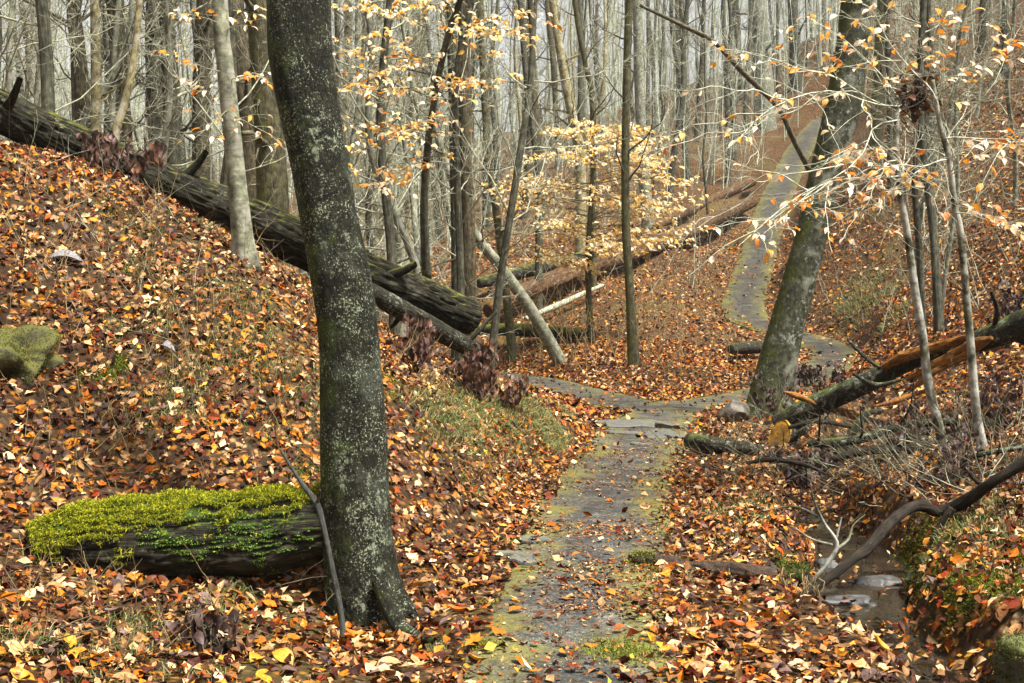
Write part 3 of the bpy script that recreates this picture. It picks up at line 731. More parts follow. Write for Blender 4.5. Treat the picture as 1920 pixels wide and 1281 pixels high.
scatter(46, -120, 520, 26, 75, 'in the wood above the fallen trunk', 'bare trees of the left wood', vs=lambda r: int(r.integers(8)))
scatter(40, 640, 900, 30, 90, 'in the wood right of the large beech', 'bare trees of the middle wood', vs=lambda r: int(r.integers(8)))
clear = lambda u, vb, d: vb > 430 and d < 60
scatter(62, 900, 1400, 48, 120, 'on the far central hillside', 'bare trees of the far hillside', vs=lambda r: int(r.integers(8)), avoid=clear)
scatter(26, 1380, 1640, 70, 130, 'around the upper path', 'bare trees around the upper path', path_gap=3.5)
scatter(15, 1640, 2050, 44, 90, 'high on the right slope', 'bare trees of the right slope', avoid=lambda u, vb, d: vb > 230)

wee = lambda r: int(r.choice([3, 5, 7]))
scatter(13, 560, 960, 19, 36, 'just beyond the fallen trunk', 'thin young trees beyond the fallen trunk', vs=wee)
scatter(12, -60, 500, 16, 26, 'close behind the upper fallen trunk', 'thin young trees behind the upper fallen trunk', vs=wee)
scatter(5, 1640, 2000, 22, 34, 'on the lower right slope', 'thin young trees of the right slope', vs=wee)
# the far wood that reads as one mass
a = Acc()
rng = np.random.default_rng(9)
n = 520
x = rng.uniform(-95, 110, n); y = rng.uniform(95, 190, n)
ok = (np.abs(x / y - 0.05) < 0.62)
x, y = x[ok], y[ok]
g = ground(x, y)
n = len(x)
H = rng.uniform(16, 28, n); r = rng.uniform(0.08, 0.24, n)
z = np.linspace(0, 1, 6)
PP = np.stack([x[:, None] + np.cumsum(rng.normal(0, .25, (n, 6)), 1) + rng.normal(0, .7, (n, 1)) * z, y[:, None] + np.zeros((n, 6)), g[:, None] - 0.5 + H[:, None] * z], -1)
RR = r[:, None] * (1 - 0.75 * z)[None]
a.add(*tubes(PP, RR, 5))
P1, R1 = grow(PP, RR, 9, 0.15, 0.98, 3.2, 0.9, 4, rng, 0.22, 0.12, 0.35, 0.3, 0.012)
a.add(*tubes(P1, R1, 3))
P2, R2 = grow(P1, R1, 4, 0.1, 0.98, 0.55, 0.8, 3, rng, 0.25, 0.05, 0.6, 0.4, 0.009)
a.add(*tubes(P2, R2, 3))
fw = a.obj('far_wood', M['fartwig'], kind='stuff')
tag(fw, 'pale mass of bare trunks and twigs filling the far hillside', 'woodland')

a = Acc()
n = 600
y = np.sqrt(rng.uniform(40 ** 2, 112 ** 2, n)); x = rng.uniform(-0.5, 0.5, n) * y
vb = VH - ground(x, y) / y * F
u_ = UC + x / y * F
ok = (near(main_c, x, y)[0] > 1.6) & ~((u_ > 900) & (vb > 400)) & ~((u_ > 1560) & (vb > 170)) & ((y > 60) | (u_ < 900))
x, y = x[ok], y[ok]; n = len(x)
g = ground(x, y); H = rng.uniform(4, 14, n); r = H * 0.0042
z = np.linspace(0, 1, 6)
PP = np.stack([x[:, None] + np.cumsum(rng.normal(0, .14, (n, 6)), 1) + rng.normal(0, 1.0, (n, 1)) * z, y[:, None] + np.zeros((n, 6)), g[:, None] - 0.3 + H[:, None] * z], -1)
RR = r[:, None] * (1 - 0.7 * z)[None]
a.add(*tubes(PP, RR, 4))
P1, R1 = grow(PP, RR, 10, 0.12, 0.98, 0.36, 0.8, 4, rng, 0.24, 0.12, 0.5, 0.35, 0.007)
a.add(*tubes(P1, R1, 3))
P2, R2 = grow(P1, R1, 4, 0.1, 0.98, 0.6, 0.7, 3, rng, 0.25, 0.08, 0.7, 0.4, 0.0055)
a.add(*tubes(P2, R2, 3))
tk = a.obj('thicket', M['fartwig'], kind='stuff')
tag(tk, 'dense haze of pale thin saplings and twigs between the far trunks', 'thicket')

# ------------------------------------------------------------------ logs
def log(label, px, d0, d1, mat, seed, name='fallen_log', k=32, m=140, amp=0.07, fr=5, frr=0.08, caps=True, fl=0.7, cat='log', ds=None, stubs=0, end=None):
    ds = np.linspace(d0, d1, len(px)) if ds is None else ds
    if d0 < 0:
        tq = np.arange(len(px)); hq = [hit(u, v + w * .5) for u, v, w in px]
        ds = (np.array(hq) if d0 < -1 else np.polyval(np.polyfit(tq, hq, 2 if len(px) > 3 else 1), tq)) * 0.965
    pts = np.array([P(u, v, d) for (u, v, w), d in zip(px, ds)])
    rad = [w / F * d / 2 for (u, v, w), d in zip(px, ds)]
    base = pts[len(pts) // 2].copy(); base[2] = float(ground(base[0], base[1]))
    e = empty(name, base, label, cat)
    V, Fs, B, PP, R = hero(pts - base, rad, k, m, amp, fr, fl, seed, frr=frr, caps=caps)
    mk('bark', V, Fs, mat, e, {'bark': B})
    if stubs:
        r2 = np.random.default_rng(seed)
        P1, R1 = grow(PP[None], R[None], stubs, 0.05, 0.9, 0.5, 1.2, 5, r2, 0.15, 0.15, 0.3, 0.5)
        P1 = P1[:, :1] + (P1 - P1[:, :1]) * np.minimum(1, 0.6 / np.linalg.norm(P1[:, -1] - P1[:, 0], axis=-1))[:, None, None]
        for q in range(stubs):
            V, Fq, B = tubes(P1[q:q + 1], R1[q:q + 1], 6)
            mk('branch_stub', V, Fq, mat, e, {'bark': B})
    return e, PP + base, R
big_log = log('long dark fallen trunk lying down the crest of the left bank', [(-120, 150, 78), (0, 208, 80), (200, 300, 82), (330, 358, 82), (440, 402, 82), (560, 455, 84), (700, 522, 84), (800, 562, 76), (885, 597, 66)], 12.1, 15.2, M['log'], 401, k=110, m=300, frr=0.3, stubs=4, fl=0.6, amp=0.1)
log('smaller rough log lying under the end of the long fallen trunk', [(690, 545, 36), (760, 585, 40), (830, 625, 40), (915, 672, 30)], 13.2, 15.0, M['lichlog'], 402, k=28, amp=0.1, stubs=2)
log('long reddish brown log lying up the middle slope', [(915, 585, 30), (990, 546, 40), (1060, 518, 42), (1143, 487, 40), (1277, 441, 36), (1345, 410, 30), (1410, 378, 24)], -2, 0, M['redlog'], 403, k=60, m=220, frr=0.3, amp=0.12)
log('dark log behind and left of the long reddish brown log', [(895, 532, 20), (960, 516, 24), (1040, 495, 22), (1090, 480, 16)], -1, 44, M['log'], 404, k=22)
log('thin weathered log above the reddish brown log near the path', [(1230, 425, 15), (1300, 392, 18), (1400, 345, 20), (1410, 339, 16)], -1, 58, M['redlog'], 405, k=20)
log('short dark log lying level beyond the fallen trunk end', [(895, 618, 18), (960, 618, 24), (1030, 622, 24), (1095, 626, 20)], -1, 27.5, M['log'], 406, k=24)
log('thin pale branch lying up the slope below the reddish log', [(985, 598, 9), (1040, 575, 12), (1100, 548, 9), (1130, 535, 6)], -1, 36, M['twig'], 407, k=12, name='fallen_branch', cat='branch')
log('short lichen covered log beside the leaning trunk near the path bend', [(1370, 655, 18), (1400, 652, 24), (1440, 650, 24)], -1, 31, M['lichlog'], 408, k=20)
# split log on the right
rb, PPb, Rb = log('broken log with lichen bark reaching from the leaning tree to the right bank', [(1462, 798, 44), (1500, 775, 42), (1548, 752, 42), (1615, 722, 40), (1683, 690, 32), (1740, 668, 26), (1800, 650, 30), (1850, 634, 44), (1930, 602, 52), (2010, 570, 52)], 0, 0, M['lichlog'], 410, ds=[16.6, 16.4, 16.2, 15.8, 15.4, 15.0, 14.7, 14.4, 14.0, 13.6], k=40, m=200, frr=0.12, amp=0.1, stubs=3)
bl = np.array(rb.location)
def plank(px, ds, th, par, org, mat, seed, name='split_wood', k=10):
    pts = np.array([P(u, v, d) for (u, v, w), d in zip(px, ds)])
    rad = [w / F * d / 2 for (u, v, w), d in zip(px, ds)]
    V, Fs, B, PP, R = hero(pts - org, rad, 16, 90, 0.4, 14, 0.5, seed, frr=0.5)
    c = resample(pts - org, 50)
    return mk(name, V, Fs, mat, par, {'bark': B}, smooth=False)
plank([(1655, 690, 14), (1700, 668, 22), (1770, 648, 22), (1810, 632, 10), (1830, 622, 3)], [15.4, 15.1, 14.6, 14.3, 14.2], 0, rb, bl, M['fresh'], 411)
plank([(1700, 712, 8), (1760, 684, 24), (1830, 648, 26), (1860, 634, 8)], [15.0, 14.6, 14.2, 14.0], 0, rb, bl, M['fresh'], 412)
plank([(1705, 735, 4), (1740, 705, 12), (1790, 680, 10), (1820, 668, 3)], [14.9, 14.6, 14.4, 14.2], 0, rb, bl, M['fresh'], 413)
c0, c1 = P(1500, 798, 16.7) - bl, P(1463, 817, 16.2) - bl
V, Fs, B, _, _ = hero(np.array([c0, (c0 + c1) / 2, c1]), [0.15, 0.15, 0.13], 32, 14, 0.12, 5, 1, 414, frr=0.1)
stub_ = mk('branch_stub', V, Fs, M['lichlog'], rb, {'bark': B})
nf = nrm(A(-0.45, -1.0, 0.12)); fu = nrm(np.cross(nf, nrm(A(0.35, 0, 1)))); fv = np.cross(fu, nf)
th = np.arange(36) * math.tau / 36
ro = 1 + 0.12 * (fbm(np.column_stack([np.cos(th) * 2, np.sin(th) * 2, 0 * th]), 3, 6) - 0.5)
rings_ = [(0.0, 0.0)] + [(f, 0.004 * math.sin(f * 40)) for f in (0.25, 0.45, 0.62, 0.78, 0.9, 1.0)]
V = [c1 + nf * 0.07] + [c1 + nf * (0.07 + h_) + f * (fu * 0.135 * np.cos(a_) * r_0 + fv * 0.225 * np.sin(a_) * r_0) for f, h_ in rings_[1:] for a_, r_0 in zip(th, ro)] + [c1 - nf * 0.05 + fu * 0.135 * np.cos(a_) * r_0 + fv * 0.225 * np.sin(a_) * r_0 for a_, r_0 in zip(th, ro)]
V = np.array(V); k0 = np.arange(36); k1 = (k0 + 1) % 36
Fs = [np.stack([0 * k0, 1 + k0, 1 + k1], 1), np.vstack([np.stack([1 + q * 36 + k0, 1 + (q + 1) * 36 + k0, 1 + (q + 1) * 36 + k1, 1 + q * 36 + k1], 1) for q in range(6)])]
mk('sawn_end', V, Fs, M['cut'], stub_, {'bark': V}, smooth=False)
e = empty('wood_slab', P(1640, 790, 16), 'long split orange slab of wood leaning under the broken log', 'wood')
V, Fs, B, _, _ = hero(np.array([P(1556, 768, 16.2), P(1600, 778, 16), P(1660, 790, 15.8), P(1728, 803, 15.6)]) - np.array(e.location), [0.04, 0.085, 0.085, 0.05], 14, 80, 0.35, 14, 0.5, 415, frr=0.5)
mk('timber', V, Fs, M['fresh'], e, {'bark': B}, smooth=False)
log('pale lichen crusted branch bending across the brush below the broken log', [(1515, 832, 16), (1560, 830, 18), (1620, 822, 17), (1690, 800, 15), (1760, 792, 15), (1830, 796, 13), (1890, 792, 10)], 13.6, 13.0, M['lichlog'], 416, 'fallen_branch', k=18, amp=0.12, cat='branch', stubs=3)
log('short curved lichen branch standing up from the brush', [(1590, 850, 11), (1600, 812, 14), (1622, 778, 13), (1655, 770, 8)], 14, 14.2, M['lichlog'], 417, 'fallen_branch', k=14, cat='branch')
log('short bark covered log lying beside the broken path edge', [(1296, 828, 34), (1340, 836, 34), (1400, 840, 22), (1425, 842, 16)], -1, 0, M['lichlog'], 418, k=28, frr=0.12)
cb, PPc, Rc = log('dark wet crooked branch reaching from the stream up the right bank', [(1494, 1124, 12), (1560, 1080, 17), (1600, 1048, 17), (1625, 1030, 21), (1670, 980, 20), (1708, 952, 19), (1735, 950, 21), (1760, 960, 18), (1810, 940, 23), (1860, 905, 19), (1920, 868, 21), (1990, 825, 18)], 8.5, 9.2, M['wetbranch'], 419, 'fallen_branch', k=22, m=160, amp=0.1, frr=0.05, cat='branch', ds=[8.5, 8.6, 8.7, 8.8, 9.0, 9.2, 9.25, 9.3, 9.2, 9.0, 8.9, 8.8])
o_ = np.array(cb.location)
for q, (px, r0) in enumerate([([(1785, 952, 16), (1765, 985, 12), (1745, 1015, 8)], 0), ([(1845, 912, 10), (1825, 897, 9), (1818, 885, 8)], 0)]):
    pts = np.array([P(u, v, 9.15) for u, v, w in px]); V, Fs, B, _, _ = hero(pts - o_, [w / F * 4.6 for u, v, w in px], 10, 20, 0.1, 8, 1, 420 + q)
    mk('branch_stub', V, Fs, M['wetbranch'], cb, {'bark': B})
fb = empty('forked_branch', P(1510, 1105, 8.7), 'pale forked twiggy branch standing in the stream beside the crooked branch', 'branch')
o_ = np.array(fb.location)
for q, px in enumerate([[(1505, 1110, 12), (1545, 1065, 12), (1568, 1030, 11), (1566, 1010, 9), (1545, 980, 7), (1525, 935, 5), (1520, 905, 3)], [(1568, 1030, 9), (1590, 1012, 7), (1600, 985, 5), (1622, 965, 3)], [(1560, 1022, 7), (1520, 1010, 5), (1490, 990, 4)], [(1568, 1010, 6), (1578, 970, 4)], [(1540, 970, 4), (1490, 950, 4), (1430, 958, 3)], [(1525, 935, 3), (1560, 900, 2), (1600, 870, 2)]]):
    pts = np.array([P(u, v, 8.8 + 0.2 * math.sin(q * 2.1) * k / 3) for k, (u, v, w) in enumerate(px)])
    V, Fs, B, _, _ = hero(pts - o_, [w / F * 3.4 for u, v, w in px], 8, 30, 0.1, 8, 1, 430 + q)
    mk('limb', V, Fs, M['sap'], fb, {'bark': B})
for k_, (lab, px, dd) in enumerate([
    ('dark broken stick slanting from the foot of the leaning tree', [(1478, 802, 8), (1530, 790, 10), (1590, 800, 7), (1625, 812, 4)], 15.2),
    ('mossy branch propped across the middle of the broken log', [(1600, 700, 6), (1625, 716, 9), (1650, 722, 9), (1690, 712, 5)], 15.0),
    ('thick dark branch lying below the split orange slab', [(1560, 862, 12), (1620, 846, 16), (1700, 840, 15), (1770, 826, 9)], 13.2),
    ('short grey stick rising beside the path bend behind the broken log', [(1590, 636, 6), (1620, 668, 7), (1650, 690, 8)], 15.6),
    ('dark twiggy branch lying left of the stream head', [(1400, 868, 6), (1450, 862, 10), (1510, 872, 9), (1550, 890, 4)], 13.0),
    ('grey branch fallen at the foot of the right sapling', [(1790, 868, 8), (1850, 850, 11), (1925, 838, 10)], 10.6)]):
    log(lab, px, dd, dd * 0.98, M['lichlog' if k_ % 2 else 'wetbranch'], 470 + k_, 'fallen_branch', k=14, m=60, amp=0.15, cat='branch', stubs=2)
for k_, (lab, px, dd) in enumerate([
    ('orange splinter of wood lying below the middle of the broken log', [(1640, 762, 4), (1680, 752, 12), (1730, 735, 9), (1750, 728, 2)], 14.8),
    ('short orange shard of wood behind the sawn branch end', [(1470, 735, 3), (1492, 742, 13), (1518, 752, 9), (1530, 758, 2)], 16.0),
    ('orange shard of wood among the brush right of the saplings', [(1800, 790, 3), (1830, 775, 10), (1870, 762, 8), (1885, 757, 2)], 13.0)]):
    log(lab, px, dd, dd * 0.99, M['fresh'], 490 + k_, 'wood_splinter', k=10, m=40, amp=0.35, frr=0.4, cat='wood')
sd = 7.15
e = empty('stick', P(645, 1205, sd), 'dark stick propped against the base of the large speckled beech', 'stick')
V, Fs, B, _, _ = hero(np.array([P(645, 1207, 6.95), P(638, 1140, 7.0), P(622, 1060, 7.05), P(606, 985, 7.1), P(594, 945, 7.15), P(562, 900, 7.3), P(525, 842, 7.5)]) - np.array(e.location), [.019, .018, .017, .017, .02, .013, .007], 14, 90, 0.1, 12, 2, 440)
mk('shaft', V, Fs, M['stick'], e, {'bark': B})
V, Fs, B, _, _ = hero(np.array([P(594, 945, 7.15), P(599, 930, 7.12), P(600, 918, 7.1)]) - np.array(e.location), [.012, .009, .006], 8, 12, 0.1, 12, 2, 441)
mk('stub', V, Fs, M['stick'], e, {'bark': B})

# mossy log in the foreground
ml, PPm, Rm = log('thick rotten log topped with bright moss beside the large beech', [(55, 1030, 105), (95, 1022, 130), (160, 1015, 150), (260, 1012, 160), (380, 1005, 160), (480, 998, 155), (560, 990, 145), (640, 985, 130)], 7.35, 7.75, M['rotlog'], 450, k=110, m=260, frr=0.3, amp=0.2, fr=4, fl=2.0)
def blades(V0, Nn, L, w, col, rng, bend=0.5, sp=0.6):
    """small pointed blades; three corners and a bend each"""
    n = len(V0)
    d = nrm(Nn + rng.normal(0, sp, (n, 3)))
    side = nrm(np.cross(d, rng.normal(size=(n, 3))))
    L = (L * rng.uniform(0.5, 1.3, n))[:, None]
    b0, b1 = V0 - side * w, V0 + side * w
    mid = V0 + d * L * 0.6
    tip = V0 + d * L + A(0, 0, -1) * L * bend * rng.uniform(0.2, 1, (n, 1))
    V = np.stack([b0, b1, mid + side * w * 0.8, mid - side * w * 0.8, tip], 1).reshape(-1, 3)
    i = np.arange(n)[:, None] * 5
    return V, [i + np.array([[0, 1, 2, 3]]), i + np.array([[3, 2, 4]])], np.repeat(col, 5, 0)
def tubepts(PP, R, n, rng):
    k = rng.integers(0, len(PP) - 1, n); t = rng.random(n)[:, None]
    c = PP[k] * (1 - t) + PP[k + 1] * t
    T = nrm(PP[k + 1] - PP[k])
    U = nrm(np.cross(T, A(0, 0, 1))); Wv = np.cross(U, T)
    th = rng.uniform(0, 2 * math.pi, n)[:, None]
    N = np.cos(th) * U + np.sin(th) * Wv
    return c + N * R[k][:, None], N, k / len(PP)
from mathutils.bvhtree import BVHTree
from mathutils import Vector
rng = np.random.default_rng(77)
p, N, s = tubepts(PPm, Rm * 1.0, 150000, rng)
nz = fbm(p * 5, 4, 12)
sc_ = N[:, 2] * 0.55 + nz * 1.0 - 0.35 * np.abs(s - 0.35) + 0.12 * (s < 0.5) + 0.5 * (fbm(p * 16, 3, 8) - 0.5)
keep = (rng.random(len(p)) < sstep(0.6, 0.86, sc_)) & (s < 0.93)
p, N, nz = p[keep], N[keep], nz[keep]
bm_ = BVHTree.FromPolygons([Vector(v.co) + ml.location for v in ml.children[0].data.vertices], [tuple(q.vertices) for q in ml.children[0].data.polygons])
q = np.array([tuple(bm_.find_nearest(Vector(x))[0]) for x in p])
cush = np.clip((nz - 0.42) * 0.35, 0, 0.045) * (0.4 + fbm(p * 14, 2, 5))
q += nrm(N + A(0, 0, .5)) * (cush * rng.uniform(.3, 1, len(q)))[:, None]
cc = np.array([(0.19, 0.2, 0.007), (0.32, 0.32, 0.012), (0.1, 0.12, 0.006), (0.44, 0.43, 0.02)])[rng.integers(0, 4, len(q))]
V, Fs, C = blades(q - np.array(ml.location), nrm(N + A(0, 0, .4)), 0.024, 0.0022, cc, rng, 0.6, 0.7)
mk('moss', V, Fs, M['moss'], ml, {'col': C}, kind='stuff')
p, N, s_ = tubepts(PPm, Rm, 60000, rng)
f_ = fbm(p * A(5, 5, 9), 5, 44)
keep = (rng.random(len(p)) < sstep(0.44, 0.56, f_ - 0.2 * np.abs(s_ - 0.6) - 0.12 * (N[:, 2] < -0.35))) & (N[:, 1] < 0.2) & (s_ < 0.93)
p, N = p[keep], N[keep]
q = np.array([tuple(bm_.find_nearest(Vector(x))[0]) for x in p])
cc = np.array([(0.08, 0.17, 0.015), (0.14, 0.26, 0.03), (0.06, 0.1, 0.012), (0.2, 0.3, 0.05)])[rng.integers(0, 4, len(q))]
V, Fs, C = blades(q - np.array(ml.location), N, 0.011, 0.004, cc, rng, 0.3, 0.8)
mk('lime_moss', V, Fs, M['moss'], ml, {'col': C}, kind='stuff')

def blob(name, loc, size, mat, seed, label=None, cat=None, parent=None, sub=4, amp=0.35, fr=1.4, rot=0.0, group=None, facets=9):
    import bmesh
    bm = bmesh.new()
    bmesh.ops.create_icosphere(bm, subdivisions=sub, radius=1)
    V = np.array([v.co for v in bm.verts]); Fc = np.array([[v.index for v in f.verts] for f in bm.faces])
    bm.free()
    r = 1 + amp * 2 * (fbm(V * fr + seed * 3.1, 4, seed) - 0.5) + amp * 0.6 * (np.abs(fbm(V * fr * 2.5 + seed, 3, seed + 4) - 0.5))
    V = V * r[:, None]
    rk = np.random.default_rng(seed)
    for _ in range(facets):
        n_ = nrm(rk.normal(size=3)); V = V - np.maximum(0, V @ n_ - rk.uniform(.55, .85))[:, None] * n_ * 0.92
    V = V * np.array(size) * 1.15
    o = mk(name, V, Fc, mat, parent)
    o.location = loc
    o.rotation_euler = (0, 0, rot)
    if label: tag(o, label, cat, group)
    return o
def gp(u, v, dz=0.0, dmin=3.0):
    p = G(u, v, dmin); return (p[0], p[1], p[2] + dz)
big_rock = blob('rock', gp(8, 676, -0.03), (0.33, 0.25, 0.24), M['mossrock'], 17, amp=0.6, facets=4, sub=5, fr=1.8, label= 'large moss covered rock on the left bank at the picture edge', cat='rock')
blob('rock', gp(85, 690, 0.02), (0.13, 0.12, 0.09), M['mossrock'], 4, 'small green flat rock touching the large mossy rock', 'rock')
blob('rock', gp(1378, 785, 0.12), (0.2, 0.18, 0.2), M['rock'], 6, 'brown angular stone beside the foot of the leaning tree', 'rock')
blob('rock', gp(1643, 1150, 0.0), (0.14, 0.12, 0.09), M['mossrock'], 8, 'mossy stone lying in the stream', 'rock')
blob('rock', gp(990, 1045, 0.0), (0.10, 0.06, 0.035), M['rock'], 9, 'dark flat stone on the left edge of the path', 'rock')
for k, (u, v, sx, lab) in enumerate([(1585, 1125, .22, 'flat pale stone slab under the shallow stream water, nearest'), (1640, 1090, .2, 'wet grey stone slab rising from the stream middle'), (1555, 1060, .12, 'small wet stone at the left side of the stream')]):
    p = (P(u, v, 1) * (F * 2.19 / (v - VH)))
    blob('stone', (p[0], p[1], WZ - 0.02), (sx * .8, sx * .6, .06), M['wetrock'], 20 + k, lab, 'stone', amp=0.7, fr=2.0, facets=6)

# right bank: overhanging turf, bare soil face and a stone slab
tb = empty('earth_bank', (3.2, 7.5, -2.0), 'undercut earth bank with hanging moss beside the stream', 'bank')
blob('turf', (0.24, 0.1, -0.03), (0.40, 0.75, 0.2), M['mossbank'], 31, parent=tb, sub=5, amp=0.45, fr=2.6, facets=0)
blob('turf', (0.0, 0.8, -0.07), (0.26, 0.5, 0.16), M['mossbank'], 32, parent=tb, sub=5, amp=0.45, fr=2.6, facets=0)
blob('soil_face', (0.33, -0.55, -0.18), (0.3, 0.45, 0.32), M['soil'], 33, parent=tb, sub=4, amp=0.3)
def box_bevel(name, c, s, mat, parent=None, seed=0, rot=(0, 0, 0), div=6, bev=0.15):
    import bmesh
    bm = bmesh.new()
    bmesh.ops.create_cube(bm, size=2)
    bmesh.ops.subdivide_edges(bm, edges=bm.edges[:], cuts=div, use_grid_fill=True)
    V = np.array([v.co for v in bm.verts]); Fc = [[v.index for v in f.verts] for f in bm.faces]
    bm.free()
    L = np.abs(V) ** 14
    V = V / (L.sum(1) ** (1 / 14))[:, None] 
    V = V * (1 + bev * (fbm(V * 2 + seed * 5, 4, seed) - 0.5))[:, None] * np.array(s)
    o = mk(name, V, np.array(Fc), mat, parent)
    o.location = c; o.rotation_euler = rot
    return o
sl = box_bevel('stone_slab', P(1975, 1262, 6.3), (0.19, 0.28, 0.13), M['slabstone'], seed=3, rot=(0, 0, 0.1), bev=0.3, div=16)
tag(sl, 'squared mossy stone slab in the bottom right corner', 'stone')
# mossy bank edge at the middle right
eb = empty('bank_edge', gp(1350, 1085), 'low undercut bank edge with moss ends right of the path', 'bank')
o_ = np.array(eb.location)
pts = np.array([np.array(gp(u, v, 0.02)) for u, v in ((1190, 1060), (1260, 1066), (1340, 1078), (1430, 1085), (1505, 1078))])
V, Fs, B, PPe, Re = hero(pts - o_, [.05, .085, .09, .09, .06], 48, 160, 0.55, 9, 7, 460, frr=0.35)
mk('soil', V, Fs, M['darksoil'], eb, {'bark': B})

rng = np.random.default_rng(88)
def mossify(o, par, n, cols, L=0.03, thr=0.1, w=0.0035, frq=6, ends=False, off0=False):
    me = o.data
    V = np.array([v.co for v in me.vertices]) * 1.0
    N = np.array([v.normal for v in me.vertices])
    k = rng.integers(0, len(V), n)
    p = V[k] + rng.normal(0, .012, (n, 3)); N = N[k]
    ok = N[:, 2] * .5 + fbm(p * frq, 3, 3) - .45 > thr
    if ends: ok &= (p[:, 0] < -0.42) | (p[:, 0] > 0.42)
    p, N = p[ok], N[ok]
    off = np.zeros(3) if off0 else np.array(o.location)
    c_ = np.array(cols)[rng.integers(0, len(cols), len(p))] * rng.uniform(.7, 1.2, (len(p), 1))
    V, Fs, C = blades(p + off, N + A(0, 0, .2), L, w, c_, rng, .9, .7)
    mk('moss', V, Fs, M['moss'], par, {'col': C}, kind='stuff')
GM = [(0.03, 0.045, 0.004), (0.07, 0.085, 0.006), (0.02, 0.03, 0.003), (0.13, 0.14, 0.01)]
mossify(sl, sl, 9000, GM, 0.014, -0.02, 0.003, off0=True)
mossify(big_rock, big_rock, 16000, [(0.12, 0.12, 0.008), (0.2, 0.19, 0.012), (0.07, 0.08, 0.008)], 0.011, -0.12, 0.0035, off0=True)
for o in [q for q in tb.children if q.name.startswith('turf')]: mossify(o, tb, 17000, GM, 0.02, -0.1, 0.004)
mossify(eb.children[0], eb, 14000, GM, 0.03, 0.0, ends=True)
for q in range(2):
    kq = 60
    x_ = rng.uniform(-.6, .7, kq); z_ = rng.uniform(-.02, .1, kq)
    pr_ = np.column_stack([x_, rng.uniform(-.16, -.04, kq), z_])
    PPr = pr_[:, None] + np.cumsum(np.concatenate([np.zeros((kq, 1, 3)), rng.normal(0, .018, (kq, 5, 3)) + A(0, -.012, -.03)], 1), 1)
    V, Fq, B = tubes(PPr, np.full((kq, 6), .0035) * np.linspace(1, .3, 6), 4)
    mk('roots', V, Fq, M['stem'], eb, {'bark': B}, kind='stuff')
# broken asphalt
def jag(u, v, rx, ry, th_, seed, tilt):
    r = np.random.default_rng(seed)
    n = 14
    a_ = np.sort(np.arange(n) * math.tau / n + r.uniform(-.18, .18, n))
    rad = r.uniform(.72, 1.12, n)
    xy = np.column_stack([np.cos(a_) * rad * rx, np.sin(a_) * rad * ry])
    zt = r.normal(0, .006, n)
    V = np.vstack([np.column_stack([xy * .55, zt * .5 + th_ + .004]), np.column_stack([xy * .96, zt + th_]), np.column_stack([xy, zt + th_ - .014]), np.column_stack([xy * r.uniform(.86, 1.02, (n, 1)), np.full(n, -th_)]), [[0, 0, th_]]])
    k0 = np.arange(n); k1 = (k0 + 1) % n
    Fs = [np.vstack([np.stack([q * n + k0, (q + 1) * n + k0, (q + 1) * n + k1, q * n + k1], 1) for q in range(3)]), np.stack([np.full(n, 4 * n), k0, k1], 1)]
    o = mk('slab', V, Fs, M['asphaltslab'], path, smooth=False)
    p = G(u, v)
    o.location = (p[0], p[1], p[2] + 0.035); o.rotation_euler = (*tilt, 0)
for k, q in enumerate([(1190, 803, .62, .34, .05, (.07, .02)), (1268, 806, .34, .26, .045, (-.06, .1)), (1237, 824, .27, .2, .05, (.22, -.12)), (1168, 818, .3, .13, .03, (0, .05)), (1275, 826, .2, .14, .03, (.1, .1)), (1205, 838, .18, .1, .02, (.02, .05)), (1000, 1022, .13, .1, .025, (.1, 0)), (965, 1050, .17, .1, .02, (0, .1)), (985, 1062, .12, .09, .02, (.1, .1)), (1125, 835, .15, .1, .02, (0, 0))]): jag(*q[:5], 900 + k, q[5])

# ------------------------------------------------------------------ leaves
def leaf_ovate(nseg=2, wid=0.3, cup=0.10, arch=0.08):
    """midrib plus two margins"""
    t = np.linspace(0, 1, nseg + 2)
    w = np.sin(np.pi * t ** 0.85) ** 0.9 * wid
    mid = np.column_stack([t - 0.5, 0 * t, -arch * (2 * t - 1) ** 2])
    V = list(mid)
    Lf, Rt = {}, {}
    for i in range(1, nseg + 1):
        Lf[i] = len(V); V.append(A(t[i] - 0.5, w[i], mid[i, 2] + cup))
        Rt[i] = len(V); V.append(A(t[i] - 0.5, -w[i], mid[i, 2] + cup))
    T = []
    n = nseg + 1
    for S, fl in ((Lf, 0), (Rt, 1)):
        for i in range(n):
            if i == 0: f = [(0, 1, S[1])]
            elif i == n - 1: f = [(i, n, S[i])]
            else: f = [(i, i + 1, S[i + 1]), (i, S[i + 1], S[i])]
            T += [x[::-1] if fl else x for x in f]
    return np.array(V), np.array(T)
def leaf_lobed(n=5, cup=0.12):
    V = [A(0, 0, 0)]
    m = 2 * n
    for i in range(m):
        a = -math.pi + (i + 0.5) * 2 * math.pi / m
        r = (0.52 if i % 2 else 0.27) * (1.0 + 0.25 * math.cos(a))
        V.append(A(r * math.cos(a), r * math.sin(a) * 0.85, cup * (1 if i % 2 else 0.2)))
    return np.array(V), np.array([(0, 1 + i, 1 + (i + 1) % m) for i in range(m)])
